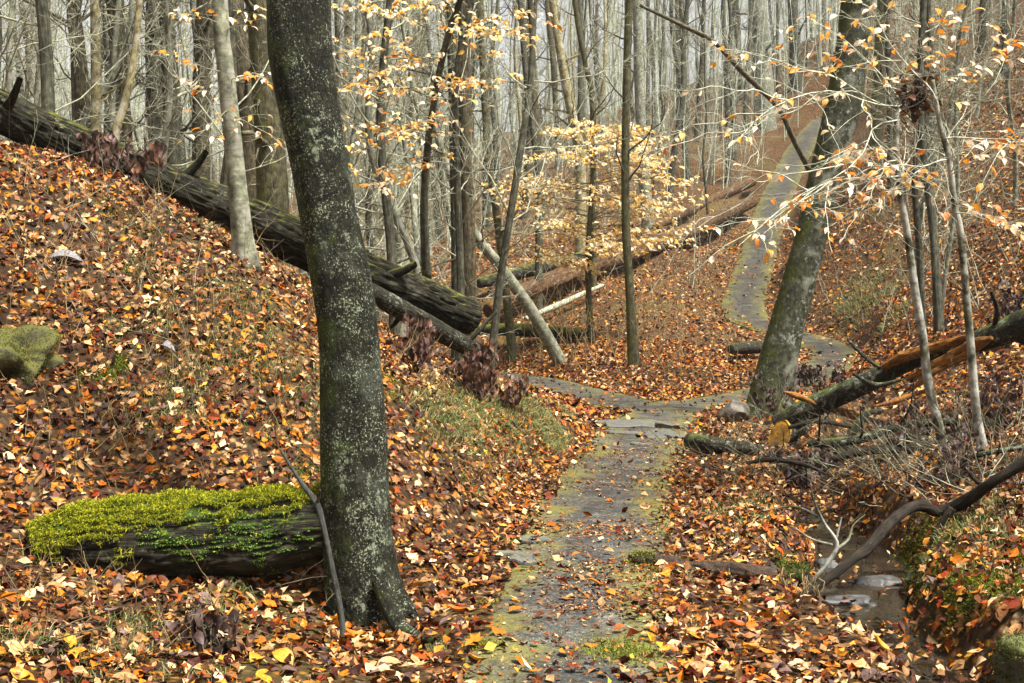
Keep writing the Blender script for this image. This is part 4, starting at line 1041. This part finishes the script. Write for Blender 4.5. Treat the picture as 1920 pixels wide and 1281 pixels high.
def leaves_at(pos, N, size, rng, tpl, col, tilt=0.35, dirs=None, curl=(-1.2, 2.2)):
    V0, T = tpl
    n = len(pos)
    e3 = nrm(N + rng.normal(0, tilt, (n, 3)))
    d = rng.normal(size=(n, 3)) if dirs is None else dirs
    e1 = nrm(d - (d * e3).sum(1, keepdims=True) * e3)
    e2 = np.cross(e3, e1)
    cz = rng.uniform(*curl, n)[:, None, None]
    wy = rng.uniform(0.75, 1.2, n)[:, None, None]
    V = pos[:, None] + size[:, None, None] * (V0[None, :, :1] * e1[:, None] + V0[None, :, 1:2] * wy * e2[:, None] + V0[None, :, 2:] * cz * e3[:, None])
    Fc = (np.arange(n)[:, None, None] * len(V0) + T[None]).reshape(-1, 3)
    return V.reshape(-1, 3), Fc, np.repeat(col, len(V0), 0)
O1, O2, O4, LB = leaf_ovate(1), leaf_ovate(2), leaf_ovate(4), leaf_lobed()
WA = np.array([14, 14, 11, 6, 8, 6, 9, 11, 11, 7, 2, 13, 7.0]); WA /= WA.sum()
WB = np.array([5, 5, 4, 2, 13, 11, 14, 15, 17, 17, 7, 15, 4.0]); WB /= WB.sum()
def pal(n, rng, pos=None):
    a, b = LIT[rng.choice(len(LIT), n, p=WA)], LIT[rng.choice(len(LIT), n, p=WB)]
    w = rng.random(n) < (0.5 if pos is None else sstep(0.42, 0.68, fbm(pos * A(1.3, 1.3, 0) + 3, 4, 71) + 0.12 * sstep(12, 25, pos[:, 1])))
    return np.where(w[:, None], a, b) * rng.uniform(0.6, 1.3, (n, 1))
def on_path(x, y):
    r = 9.0 * np.ones_like(x)
    for c in (main_c, side_c):
        D, _, _ = near(c, x, y)
        r = np.minimum(r, D / hw(y))
    return r
rng = np.random.default_rng(21)
la = Acc()
def litter(n, x0, x1, y0, y1, s0, s1, tpls, view=True, lift=0.045, keep_path=0.05):
    x, y = rng.uniform(x0, x1, n), rng.uniform(y0, y1, n)
    ok = (np.abs((x + 0.0) / np.maximum(y, 1)) < 0.56) 
    x, y = x[ok], y[ok]
    r = on_path(x, y) + np.where(y < 11, 0.9, 0.5) * (fbm(np.stack([x * 1.7, y * 1.7, 0 * x], -1), 4, 17) - 0.5) + np.where(y < 11, 0, -0.1)
    kp = keep_path * np.where(y < 10.5, 2.6, np.where(y > 30, 2.2, 1.2))
    pr = kp + (1 - kp) * sstep(0.6, 1.08, r)
    z = ground(x, y)
    pr = np.where(z < WZ + 0.005, np.where((y > 7.9) & (y < 11.5), 0.07, 0.3), pr)
    pt = fbm(np.stack([x * 0.9, y * 0.9, 0 * x + 4], -1), 3, 27)
    pr = pr * (0.68 + 0.32 * sstep(0.35, 0.5, pt))
    ok = rng.random(len(x)) < pr
    x, y, z = x[ok], y[ok], np.maximum(z[ok], WZ)
    N = gnormal(x, y)
    pos = np.column_stack([x, y, z]) + N * rng.uniform(0.004, lift, (len(x), 1)) + A(0, 0, 1) * (0.0012 * y * (on_path(x, y) < 1.3) + 0.012)[:, None]
    g = rng.integers(0, len(tpls), len(x))
    for k, tp in enumerate(tpls):
        m_ = g == k
        la.add(*[v for v in (lambda q: (q[0], q[1], None, q[2]))(leaves_at(pos[m_], N[m_], s0 + (s1 - s0) * rng.random(m_.sum()) ** 1.5, rng, tp, pal(m_.sum(), rng, pos[m_]), 0.5))])
litter(100000, -7.5, 8, 4.4, 16, 0.03, 0.105, [O2, O1, O2, LB, O1, O1, O1])
litter(56000, -9, 15, 16, 34, 0.09, 0.15, [O1])
litter(42000, -18, 30, 30, 62, 0.13, 0.22, [O1])
# crumbs of leaves trodden into the path
n = 22000
k_ = rng.integers(0, 48, n)
x, y = main_c[k_, 0] + rng.uniform(-.75, .75, n), main_c[k_, 1] + rng.uniform(-.2, .2, n)
ok = rng.random(n) < (0.12 + 0.88 * sstep(0.42, 0.6, fbm(np.stack([x * 1.3, y * 1.3, 0 * x], -1), 4, 91))) * np.where(y < 10.2, 1, 0.3)
x, y = x[ok], y[ok]
N = gnormal(x, y)
la.add(*(lambda q: (q[0], q[1], None, q[2]))(leaves_at(np.column_stack([x, y, ground(x, y) + 0.02 + 0.0012 * y]), N, rng.uniform(0.012, 0.045, len(x)), rng, O1, pal(len(x), rng) * 0.8, 0.25)))
la.obj('leaf_litter', M['litter'], floor, kind='stuff', smooth=False)['label'] = 'deep litter of fallen orange, tan and brown leaves'
# single leaves nearest the lens
r_ = np.random.default_rng(31)
hi = [leaf_ovate(6, 0.3, 0.10, 0.10), leaf_ovate(6, 0.26, 0.16, -0.14), leaf_ovate(5, 0.36, 0.04, 0.16), leaf_lobed(7, 0.1), leaf_lobed(5, -0.12)]
him = [mesh('leaf', v, t, M['leafobj'], smooth=True) for v, t in hi]
from mathutils import Matrix
def place_leaf(name, me, pos, e1, e3, s, parent, org=None):
    o = bpy.data.objects.new(name, me)
    COL.objects.link(o)
    o.parent = parent
    e2 = np.cross(e3, e1)
    p = pos - (np.array(parent.location) if org is None else org)
    o.matrix_local = Matrix(((e1[0] * s, e2[0] * s, e3[0] * s, p[0]), (e1[1] * s, e2[1] * s, e3[1] * s, p[1]), (e1[2] * s, e2[2] * s, e3[2] * s, p[2]), (0, 0, 0, 1)))
    return o
c = 0
while c < 290:
    y = r_.uniform(5.0, 8.6); x = r_.uniform(-0.46, 0.46) * y
    z = float(ground(x, y))
    if z < WZ + 0.03: continue
    if VH - z / y * F > 1300 or (on_path(np.array([x]), np.array([y]))[0] < 0.9 and r_.random() < 0.8): continue
    n = nrm(gnormal(np.array([x]), np.array([y]))[0] + r_.normal(0, 0.28, 3))
    d = r_.normal(size=3); d = nrm(d - (d @ n) * n)
    place_leaf('leaf', him[r_.choice(5, p=[.32, .27, .25, .08, .08])], A(x, y, z) + n * 0.045, d, n, r_.uniform(0.085, 0.14), floor)
    c += 1

# beech sprays: a twig with side twigs in one flat layer and drooping leaves
def wig(rng, n, amp):
    """smooth random sideways wander, zero at the start"""
    t = np.linspace(0, 1, n)[:, None]
    r = 0
    for f in (1, 2, 3.3, 5.1): r = r + rng.normal(0, 1 / f, 3) * (np.sin(f * 3.1 * t + (ph := rng.uniform(0, 6))) - np.sin(ph))
    return r * amp
def spray(p0, p1, rng, nside=8, ll=0.075, dens=4, side=0.45, droop=0.12, ter=0):
    NP = 12
    L = np.linalg.norm(p1 - p0)
    t = np.linspace(0, 1, NP)[:, None]
    ax = p0 + (p1 - p0) * t + A(0, 0, 1) * (L * droop) * (t * (1 - t)) * 2 + wig(rng, NP, L * 0.03)
    T = nrm(p1 - p0)
    lat = nrm(np.cross(T, A(0, 0, 1)))
    tw, lf = [ax], []
    for k in range(nside):
        s = 0.15 + 0.83 * (k + rng.random() * 0.8) / nside
        b = A(*[np.interp(s, t[:, 0], ax[:, q]) for q in range(3)])
        d = nrm(T * rng.uniform(0.5, 1.1) + lat * (1 if k % 2 else -1) * rng.uniform(0.5, 1.0) + A(0, 0, rng.normal(0, 0.3)))
        l = L * side * (1.1 - 0.6 * s) * rng.uniform(0.5, 1.25)
        q = b + d * l * t + wig(rng, NP, l * 0.05) + A(0, 0, -0.06) * l * t ** 2
        tw.append(q)
        for j in range(dens):
            f = rng.uniform(0.15, 1.0)
            lf.append((q[int(f * (NP - 1))], d, lat * (1 if j % 2 else -1)))
        for j in range(ter):
            i3 = rng.integers(2, NP - 1)
            d3 = nrm(d * 0.8 + rng.normal(0, .6, 3) * A(1, 1, .6))
            tw.append(q[i3] + d3 * l * rng.uniform(.25, .5) * t + wig(rng, NP, l * 0.025))
    for j in range(int(dens * 1.5)):
        f = rng.uniform(0.3, 1.0)
        lf.append((A(*[np.interp(f, t[:, 0], ax[:, q]) for q in range(3)]), T, lat * (1 if j % 2 else -1)))
    pos, dirs, nn = [], [], []
    for b, d, sd_ in lf:
        dd = nrm(d * rng.uniform(0.2, 0.9) + sd_ * rng.uniform(0.2, 0.9) + A(0, 0, -rng.uniform(0.1, 0.9)))
        pos.append(b + dd * ll * 0.5); dirs.append(dd)
        nn.append(nrm(A(0.25, -0.3, 1) * rng.uniform(0.5, 1.0) + rng.normal(0, 0.4, 3)))
    return tw, np.array(pos), np.array(dirs), np.array(nn)
BL = leaf_ovate(3, 0.27, 0.10, 0.12)
blm = [mesh('leaf', *leaf_ovate(5, 0.26, c_, a_), M['beechleafobj']) for c_, a_ in ((0.1, 0.12), (0.18, 0.05), (0.05, 0.2))]
def sprays(tree_o, lines, rng, ll, dens, nside, mat, nobj=0, side=0.45, jit=0.0, r0=0.006, leafmesh=None, colp=None, ter=0):
    o_ = np.array(tree_o.location)
    tw, ps, ds, ns = [], [], [], []
    for p0, p1 in lines:
        a_, b_, c_, d_ = spray(p0, p1, rng, nside, ll, dens, side, ter=ter)
        tw += a_; ps.append(b_); ds.append(c_); ns.append(d_)
    TW = np.array(tw)
    L = np.linalg.norm(TW[:, -1] - TW[:, 0], axis=1)
    R = (np.clip(L * 0.006, 0.0018, r0))[:, None] * np.linspace(1, 0.3, 12)[None]
    if len(TW) > 500: TW, R = TW[:, ::2], R[:, ::2]
    V, Fq, B = tubes(TW - o_, R, 4)
    mk('twigs', V, Fq, mat, tree_o, {'bark': B})
    ps, ds, ns = np.vstack(ps), np.vstack(ds), np.vstack(ns)
    pick = rng.permutation(len(ps))
    for k in pick[:nobj]:
        n = nrm(ns[k] - (ns[k] @ ds[k]) * ds[k])
        place_leaf('leaf', (leafmesh or blm)[rng.integers(0, 3)], ps[k], ds[k], n, ll * rng.uniform(0.75, 1.25), tree_o)
    rest = pick[nobj:]
    if len(rest):
        col = (BEE if colp is None else colp)[rng.choice(6, len(rest), p=[.25, .22, .14, .12, .07, .2])] * rng.uniform(0.8, 1.1, (len(rest), 1))
        V, Fc, C = leaves_at(ps[rest] - o_, ns[rest], ll * rng.uniform(0.75, 1.25, len(rest)), rng, BL, col, 0.1, ds[rest], (0.4, 1.8))
        mk('leaves', V, Fc, M['beechleaf'], tree_o, {'col': C}, kind='stuff')
rng = np.random.default_rng(41)
def ln(u0, v0, d0, u1, v1, d1): return (P(u0, v0, d0), P(u1, v1, d1))
# arching beech above the fallen log
sprays(beech_top, [ln(838, 80, 15, 698, 2, 13.2), ln(830, 100, 15, 985, 26, 13.5), ln(826, 130, 15, 645, 90, 13), ln(820, 140, 15, 950, 92, 13.2), ln(812, 190, 15.2, 655, 150, 13), ln(806, 220, 15.3, 680, 215, 12.6), ln(802, 260, 15.4, 668, 302, 12.4), ln(800, 300, 15.5, 700, 345, 13.6), ln(845, 50, 14.8, 760, -20, 13.5), ln(815, 180, 15.2, 900, 150, 14), ln(802, 270, 15.4, 730, 255, 12.8)], rng, 0.088, 8, 11, M['darktwig'], nobj=290)
# young beech on the left bank
yb = NT[0][0]
db = hit(458, 492)
sprays(yb, [ln(432, 205, db, 358, 246, db - .9), ln(436, 215, db, 520, 282, db - .8), ln(424, 140, db, 300, 104, db - .7), ln(428, 150, db, 505, 165, db - .6), ln(416, 50, db, 330, 20, db - .5), ln(418, 60, db, 500, 10, db - .7), ln(430, 190, db, 330, 150, db - .3)], rng, 0.075, 2, 7, M['twig'], nobj=110)
# pale-leaved sapling in the middle
d_ = hit(1108, 642)
ps_, PPs, Rs = tree('sapling still full of pale tan leaves in the centre of the valley', [(1108, 642, 15), (1104, 560, 12), (1103, 470, 11), (1108, 380, 9), (1112, 300, 7), (1110, 232, 4)], d_, M['mossy'], 1, 'beech_sapling', seed=610, n1=0, k=14)
ls = []
for v in np.arange(238, 500, 17):
    wv = np.interp(v, [235, 260, 300, 350, 400, 440, 480, 500], [100, 170, 200, 190, 205, 215, 150, 110])
    for q in range(5):
        az = rng.uniform(0, 6.28)
        l = wv / F * d_ * rng.uniform(0.6, 1.1)
        p0 = P(1108 + rng.uniform(-4, 4), v + rng.uniform(0, 26), d_)
        ls.append((p0, p0 + A(math.cos(az) * l, math.sin(az) * l * 0.8, rng.uniform(-0.05, 0.35))))
sprays(ps_, ls, rng, 0.145, 5, 11, M['darktwig'], side=0.42, r0=0.012)
# twiggy branches with orange leaves on the right saplings
A_, B_ = NT[16][0], NT[17][0]
da, db2 = hit(1774, 850), hit(1843, 850)
sprays(A_, [ln(1690, 200, da, 1325, 288, da - 2), ln(1686, 225, da, 1380, 445, da - 2.2), ln(1686, 210, da, 1350, 92, da - 1.2), ln(1682, 280, da, 1560, 292, da - 1), ln(1690, 190, da, 1480, 30, da - .6), ln(1690, 330, da, 1420, 480, da - 1.8), ln(1686, 300, da, 1560, 420, da - 1.5)], rng, 0.1, 3, 11, M['whitetwig'], nobj=280, r0=0.009, side=0.5, ter=3)
sprays(B_, [ln(1765, 210, db2, 1930, 60, db2 - 1), ln(1770, 260, db2, 1940, 320, db2 - 1.5), ln(1775, 300, db2, 1640, 360, db2 - 1), ln(1760, 200, db2, 1620, 15, db2 - .8), ln(1780, 330, db2, 1950, 240, db2 - 1), ln(1758, 190, db2, 1780, 20, db2 - .6), ln(1790, 400, db2, 1930, 430, db2 - .8)], rng, 0.1, 3, 10, M['whitetwig'], nobj=260, r0=0.009, side=0.5, ter=3)
# nest of caught leaves
rn = np.random.default_rng(55)
nc = P(1722, 180, (da + db2) / 2 - 0.1)
ne = empty('leaf_nest', nc, 'dark ball of dead leaves and twigs caught in the saplings at upper right', 'nest')
n = 160
pp = rn.normal(0, 1, (n, 3)) * A(0.085, 0.09, 0.11)
cc = np.array([(0.03, 0.013, 0.008), (0.07, 0.022, 0.01), (0.05, 0.03, 0.022), (0.2, 0.06, 0.012), (0.35, 0.13, 0.02)])[rn.choice(5, n, p=[.4, .28, .2, .09, .03])]
V, Fc, C = leaves_at(pp, rn.normal(size=(n, 3)), rn.uniform(0.07, 0.12, n), rn, O2, cc, 0.5)
mk('leaves', V, Fc, M['deadleaf'], ne, {'col': C}, kind='stuff')
n = 150
d = nrm(rn.normal(size=(n, 3)) * A(1.4, 1, 0.5)); l = rn.uniform(0.15, 0.75, n)
p0 = rn.normal(0, 1, (n, 3)) * A(0.09, 0.08, 0.05)
tt = np.linspace(0, 1, 5)[None, :, None]
V, Fq, B = tubes(p0[:, None] + d[:, None] * l[:, None, None] * tt + np.cumsum(rn.normal(0, 0.018, (n, 5, 3)), 1), np.full((n, 5), 0.0028) * np.linspace(1, .4, 5), 4)
mk('twigs', V, Fq, M['darktwig'], ne, {'bark': B}, kind='stuff')

# withered shrubs with hanging dark leaves
def shrub(label, u, v, rx, rz, n, seed, col, dmin=3.0, ll=0.11):
    r = np.random.default_rng(seed)
    g = G(u, v, dmin)
    e = empty('withered_shrub', g, label, 'shrub')
    k = 8; n = int(n * 1.7)
    d = nrm(np.column_stack([r.normal(0, .6, k), r.normal(0, .6, k), np.full(k, 1.0)]))
    tt = np.linspace(0, 1, 6)[None, :, None]
    PPx = d[:, None] * (rz * r.uniform(0.7, 1.2, (k, 1, 1))) * tt + np.cumsum(r.normal(0, .02, (k, 6, 3)), 1)
    PPx[:, 0] = r.normal(0, 0.02, (k, 3)) * A(1, 1, 0) - A(0, 0, .03)
    a = Acc(); R1 = np.full((k, 6), .006) * np.linspace(1, .5, 6)
    a.add(*tubes(PPx, R1, 5))
    P2, R2 = grow(PPx, R1, 4, .3, 1, .5, .8, 4, r, .2, .05, .7, .4)
    a.add(*tubes(P2, R2, 4))
    a.obj('stems', M['darktwig'], e)
    q = P2[r.integers(0, len(P2), n), r.integers(1, 4, n)] + r.normal(0, .03, (n, 3)) * rx * 4
    dirs = nrm(r.normal(0, .35, (n, 3)) + A(0, 0, -1))
    c_ = np.array(col)[r.integers(0, len(col), n)] * r.uniform(.7, 1.3, (n, 1))
    V, Fc, C = leaves_at(q + dirs * ll * .5, r.normal(size=(n, 3)) * A(1, 1, .2), r.uniform(.7, 1.25, n) * ll, r, O2, c_, .1, dirs, (0.5, 3))
    mk('leaves', V, Fc, M['deadleaf'], e, {'col': C}, kind='stuff')
DK = [(0.055, 0.03, 0.024), (0.035, 0.02, 0.018), (0.09, 0.05, 0.04), (0.07, 0.03, 0.02)]
BR = [(0.1, 0.045, 0.028), (0.06, 0.028, 0.018), (0.17, 0.07, 0.03), (0.08, 0.04, 0.03)]
shrub('withered dark shrub on the bank crest below the fallen trunk end', 880, 745, .4, .55, 150, 701, BR)
shrub('withered brown shrub at the tip of the left bank by the path', 935, 765, .35, .5, 90, 702, BR)
shrub('withered brown shrub hugging the right side of the large beech', 775, 690, .4, .5, 130, 703, BR)
shrub('withered shrub of purple brown leaves behind the broken log', 1540, 775, .3, .9, 130, 704, DK, 12)
shrub('withered black leaf cluster in front of the leaning trunk', 1452, 800, .2, .9, 50, 705, DK, 10)
shrub('withered dark shrub on the right bank at the picture edge', 1890, 640, .3, .8, 120, 706, DK, 9)
shrub('withered dark shrub under the middle of the broken log', 1720, 850, .6, .5, 170, 707, DK, 9, 0.085)
shrub('withered dark shrub filling the brush right of the saplings', 1885, 800, .6, .6, 170, 708, DK, 9, 0.085)
shrub('withered dark shrub overhanging the stream head', 1560, 900, .6, .4, 220, 709, DK, 9)
shrub('withered dark shrub left of the stream under the broken log end', 1480, 905, .6, .35, 180, 712, DK, 9)
shrub('withered dark shrub between the two saplings', 1800, 905, .6, .35, 110, 713, DK, 9, 0.075)
shrub('withered red brown shrub on the left end of the fallen trunk', 245, 350, .4, .65, 110, 710, BR)
shrub('withered leaf clump in the foreground left of the stick', 395, 1230, .12, .25, 34, 711, DK)

# two big curled magnolia-like leaves on the left bank
def bigleaf(u, v, s, seed, label, rz):
    V0, T = leaf_ovate(12, 0.17, 0.05, 0.3)
    g = G(u, v)
    o = mk('big_leaf', V0 * s, T, M['greyleaf'])
    o.location = (g[0], g[1] - 0.03, g[2] + 0.07)
    o.rotation_euler = (0.5, 0.1, rz)
    m_ = o.modifiers.new('thick', 'SOLIDIFY'); m_.thickness = 0.002
    tag(o, label, 'leaf')
M['greyleaf'] = mat_simple('leaf_grey_dry', (0.05, 0.045, 0.045), (0.26, 0.24, 0.24), 55, 0.6, 0.6, 0.01)
bigleaf(125, 492, 0.36, 1, 'large curled grey dry leaf arched on the left bank', 0.2)
bigleaf(312, 660, 0.22, 2, 'smaller curled grey dry leaf lower on the left bank', -0.7)

# ------------------------------------------------------------------ ground cover
rng = np.random.default_rng(61)
def tufts(name, spots, mat, L, w, cols, per, rad, label, bend=0.7, sp=0.5, lift=0.0):
    a = Acc()
    for (u, v, n_, rr) in spots:
        g = G(u, v)
        m_ = int(n_ * per)
        x, y = g[0] + rng.normal(0, rr, m_), g[1] + rng.normal(0, rr, m_)
        z = ground(x, y)
        c = np.array(cols)[rng.integers(0, len(cols), m_)] * rng.uniform(.7, 1.25, (m_, 1))
        V, Fs, C = blades(np.column_stack([x, y, z + lift]), gnormal(x, y) + A(0, 0, .3), L * (0.6 + 0.02 * g[1]), w * (0.7 + 0.045 * g[1]), c, rng, bend, sp)
        for f_ in Fs: pass
        n0 = a.n
        a.V.append(V); a.F += [f + n0 for f in Fs]; a.n += len(V); a.C.append(C)
    o = a.obj(name, mat, kind='stuff')
    o['label'] = label; o['category'] = 'grass'
    return o
GR = [(0.07, 0.12, 0.02), (0.11, 0.16, 0.03), (0.17, 0.18, 0.05), (0.05, 0.08, 0.015)]
DRY = [(0.3, 0.24, 0.1), (0.22, 0.19, 0.08), (0.2, 0.2, 0.06), (0.13, 0.15, 0.04)]
sp1 = [(rng.uniform(200, 600), rng.uniform(400, 820), rng.uniform(.3, 1), .14) for _ in range(46)] + [(rng.uniform(820, 1060), rng.uniform(750, 835), 1.7, .16) for _ in range(40)] + [(rng.uniform(0, 500), rng.uniform(1150, 1281), .6, .08) for _ in range(12)] + [(825, 1235, 1, .035), (1305, 1190, .4, .03), (430, 1110, .8, .06), (880, 915, .5, .05), (965, 985, .5, .05)] + [(rng.uniform(1280, 1480), rng.uniform(930, 1020), .5, .1) for _ in range(8)] + [(rng.uniform(1530, 1700), rng.uniform(520, 600), 1, .3) for _ in range(16)] + [(rng.uniform(1750, 1920), rng.uniform(930, 1100), .6, .1) for _ in range(14)]
tufts('grass', sp1, M['grass'], 0.15, 0.0032, GR + DRY + DRY, 120, 0, 'thin grass tufts poking through the leaf litter', 0.8, 0.6)
sp2 = [(rng.uniform(160, 260), rng.uniform(680, 712), 1.4, .035) for _ in range(5)] + [(240, 520, .6, .03), (1155, 1225, 5, .12), (1185, 1235, 3, .1), (960, 1020, 2, .07), (915, 1137, .8, .04), (905, 1218, 1.2, .06), (1250, 960, 1.5, .06), (1070, 910, 1.2, .07), (575, 905, 2.2, .08), (600, 890, 1.5, .07)] + [(rng.uniform(1180, 1260), rng.uniform(1040, 1075), 1.6, .05) for _ in range(7)] + [(rng.uniform(1455, 1510), rng.uniform(1050, 1085), 1.3, .05) for _ in range(6)] + [(rng.uniform(1700, 1920), rng.uniform(1000, 1120), 2, .08) for _ in range(26)] + [(1310, 805, 1, .1), (1250, 1010, .8, .05), (735, 720, 1.5, .06), (740, 750, 1.0, .05)]
tufts('moss', sp2, M['moss'], 0.026, 0.0036, [(0.13, 0.15, 0.012), (0.2, 0.2, 0.02), (0.08, 0.11, 0.012), (0.27, 0.3, 0.03)], 210, 0, 'low cushions of green moss along path and banks', 0.3, 0.6, 0.018)['category'] = 'moss'

def stems(name, n, region, L0, L1, r, mat, label, seed, bend=.12, lean=.5, branch=3, kpath=1.3):
    rr = np.random.default_rng(seed)
    PPx = []
    for _ in range(n):
        u, v = rr.uniform(region[0], region[1]), rr.uniform(region[2], region[3])
        g = G(u, v)
        if on_path(g[:1], g[1:2])[0] < kpath: continue
        d = nrm(rr.normal(0, lean, 3) * A(1, 1, 0) + A(0, 0, 1)); l = rr.uniform(L0, L1)
        PPx.append(g + d * l * np.linspace(-.03, 1, 7)[:, None] + np.cumsum(rr.normal(0, bend * l / 6, (7, 3)), 0))
    PPx = np.array(PPx); R1 = np.full((len(PPx), 7), r) * np.linspace(1, .35, 7) * rr.uniform(.6, 1.4, (len(PPx), 1))
    a = Acc(); a.add(*tubes(PPx, R1, 4))
    if branch:
        P2, R2 = grow(PPx, R1, branch, .25, .95, .4, .7, 4, rr, .2, .05, .7, .4, r * .3)
        a.add(*tubes(P2, R2, 3))
    o = a.obj(name, mat, kind='stuff')
    tag(o, label, 'brush')
    return o
stems('dry_stems', 190, (0, 600, 300, 900), .25, .9, .003, M['stem'], 'thin dry stems standing in the leaves of the left bank', 801)
stems('pale_stems', 90, (0, 700, 280, 560), .3, .9, .003, M['twig'], 'pale bare twigs in front of the long fallen trunk', 802, lean=.9)
stems('foreground_stems', 80, (0, 420, 900, 1270), .15, .5, .0025, M['stem'], 'thin stems and twigs among the foreground leaves', 803, lean=.8)
stems('hillside_brush', 260, (960, 1400, 520, 715), .6, 2.0, .009, M['stem'], 'thin brown brush stems on the slope beyond the junction', 804)
stems('hillside_twigs', 200, (720, 1400, 330, 560), 1.0, 4.0, .014, M['twig'], 'pale thin saplings and stems on the middle hillside', 805, branch=5)
stems('right_slope_stems', 150, (1540, 1920, 120, 640), .5, 2.4, .008, M['twig'], 'bare thin stems scattered over the right leafy slope', 806, branch=4)
stems('stream_brush', 300, (1320, 1920, 800, 930), .3, 1.1, .006, M['darktwig'], 'tangle of dark fallen twigs below the broken log', 807, lean=1.8, branch=4)
stems('pale_stream_twigs', 80, (1400, 1900, 790, 960), .3, 1.0, .005, M['twig'], 'tangle of pale fallen twigs around the stream head', 808, lean=1.8, branch=4)
stems('fallen_twigs', 120, (0, 900, 420, 1270), .25, .9, .004, M['darktwig'], 'fallen twigs lying over the leaves of the left bank', 810, lean=4.0, branch=2)
stems('bank_tip_twigs', 60, (700, 960, 600, 780), .25, .8, .004, M['stem'], 'dry twigs at the tip of the left bank', 809, lean=1.0)

# ------------------------------------------------------------------ haze
hz, ht, hb = bpy.data.materials.new('haze'), None, None
hz.use_nodes = True
t = hz.node_tree
t.nodes.clear()
out = t.nodes.new('ShaderNodeOutputMaterial')
pv = t.nodes.new('ShaderNodeVolumePrincipled')
pv.inputs['Color'].default_value = (0.93, 0.96, 0.97, 1)
pv.inputs['Density'].default_value = 0.00025
pv.inputs['Anisotropy'].default_value = 0.2
t.links.new(pv.outputs[0], out.inputs['Volume'])
x0, x1, y0, y1, z0, z1 = gx[0] - 2, gx[-1] + 2, gy[0] - 2, gy[-1] + 2, float(GZ.min()) - 1.0, float(GZ.max()) + 34
V = [(x, y, z) for z in (z0, z1) for y in (y0, y1) for x in (x0, x1)]
hzo = mk('haze', V, np.array([(0, 2, 3, 1), (4, 5, 7, 6), (0, 1, 5, 4), (2, 6, 7, 3), (0, 4, 6, 2), (1, 3, 7, 5)]), hz, kind='stuff', smooth=False)
hzo['label'] = 'thin pale winter haze filling the valley'
for o in list(COL.objects):
    if 'pp' in o: del o['pp']
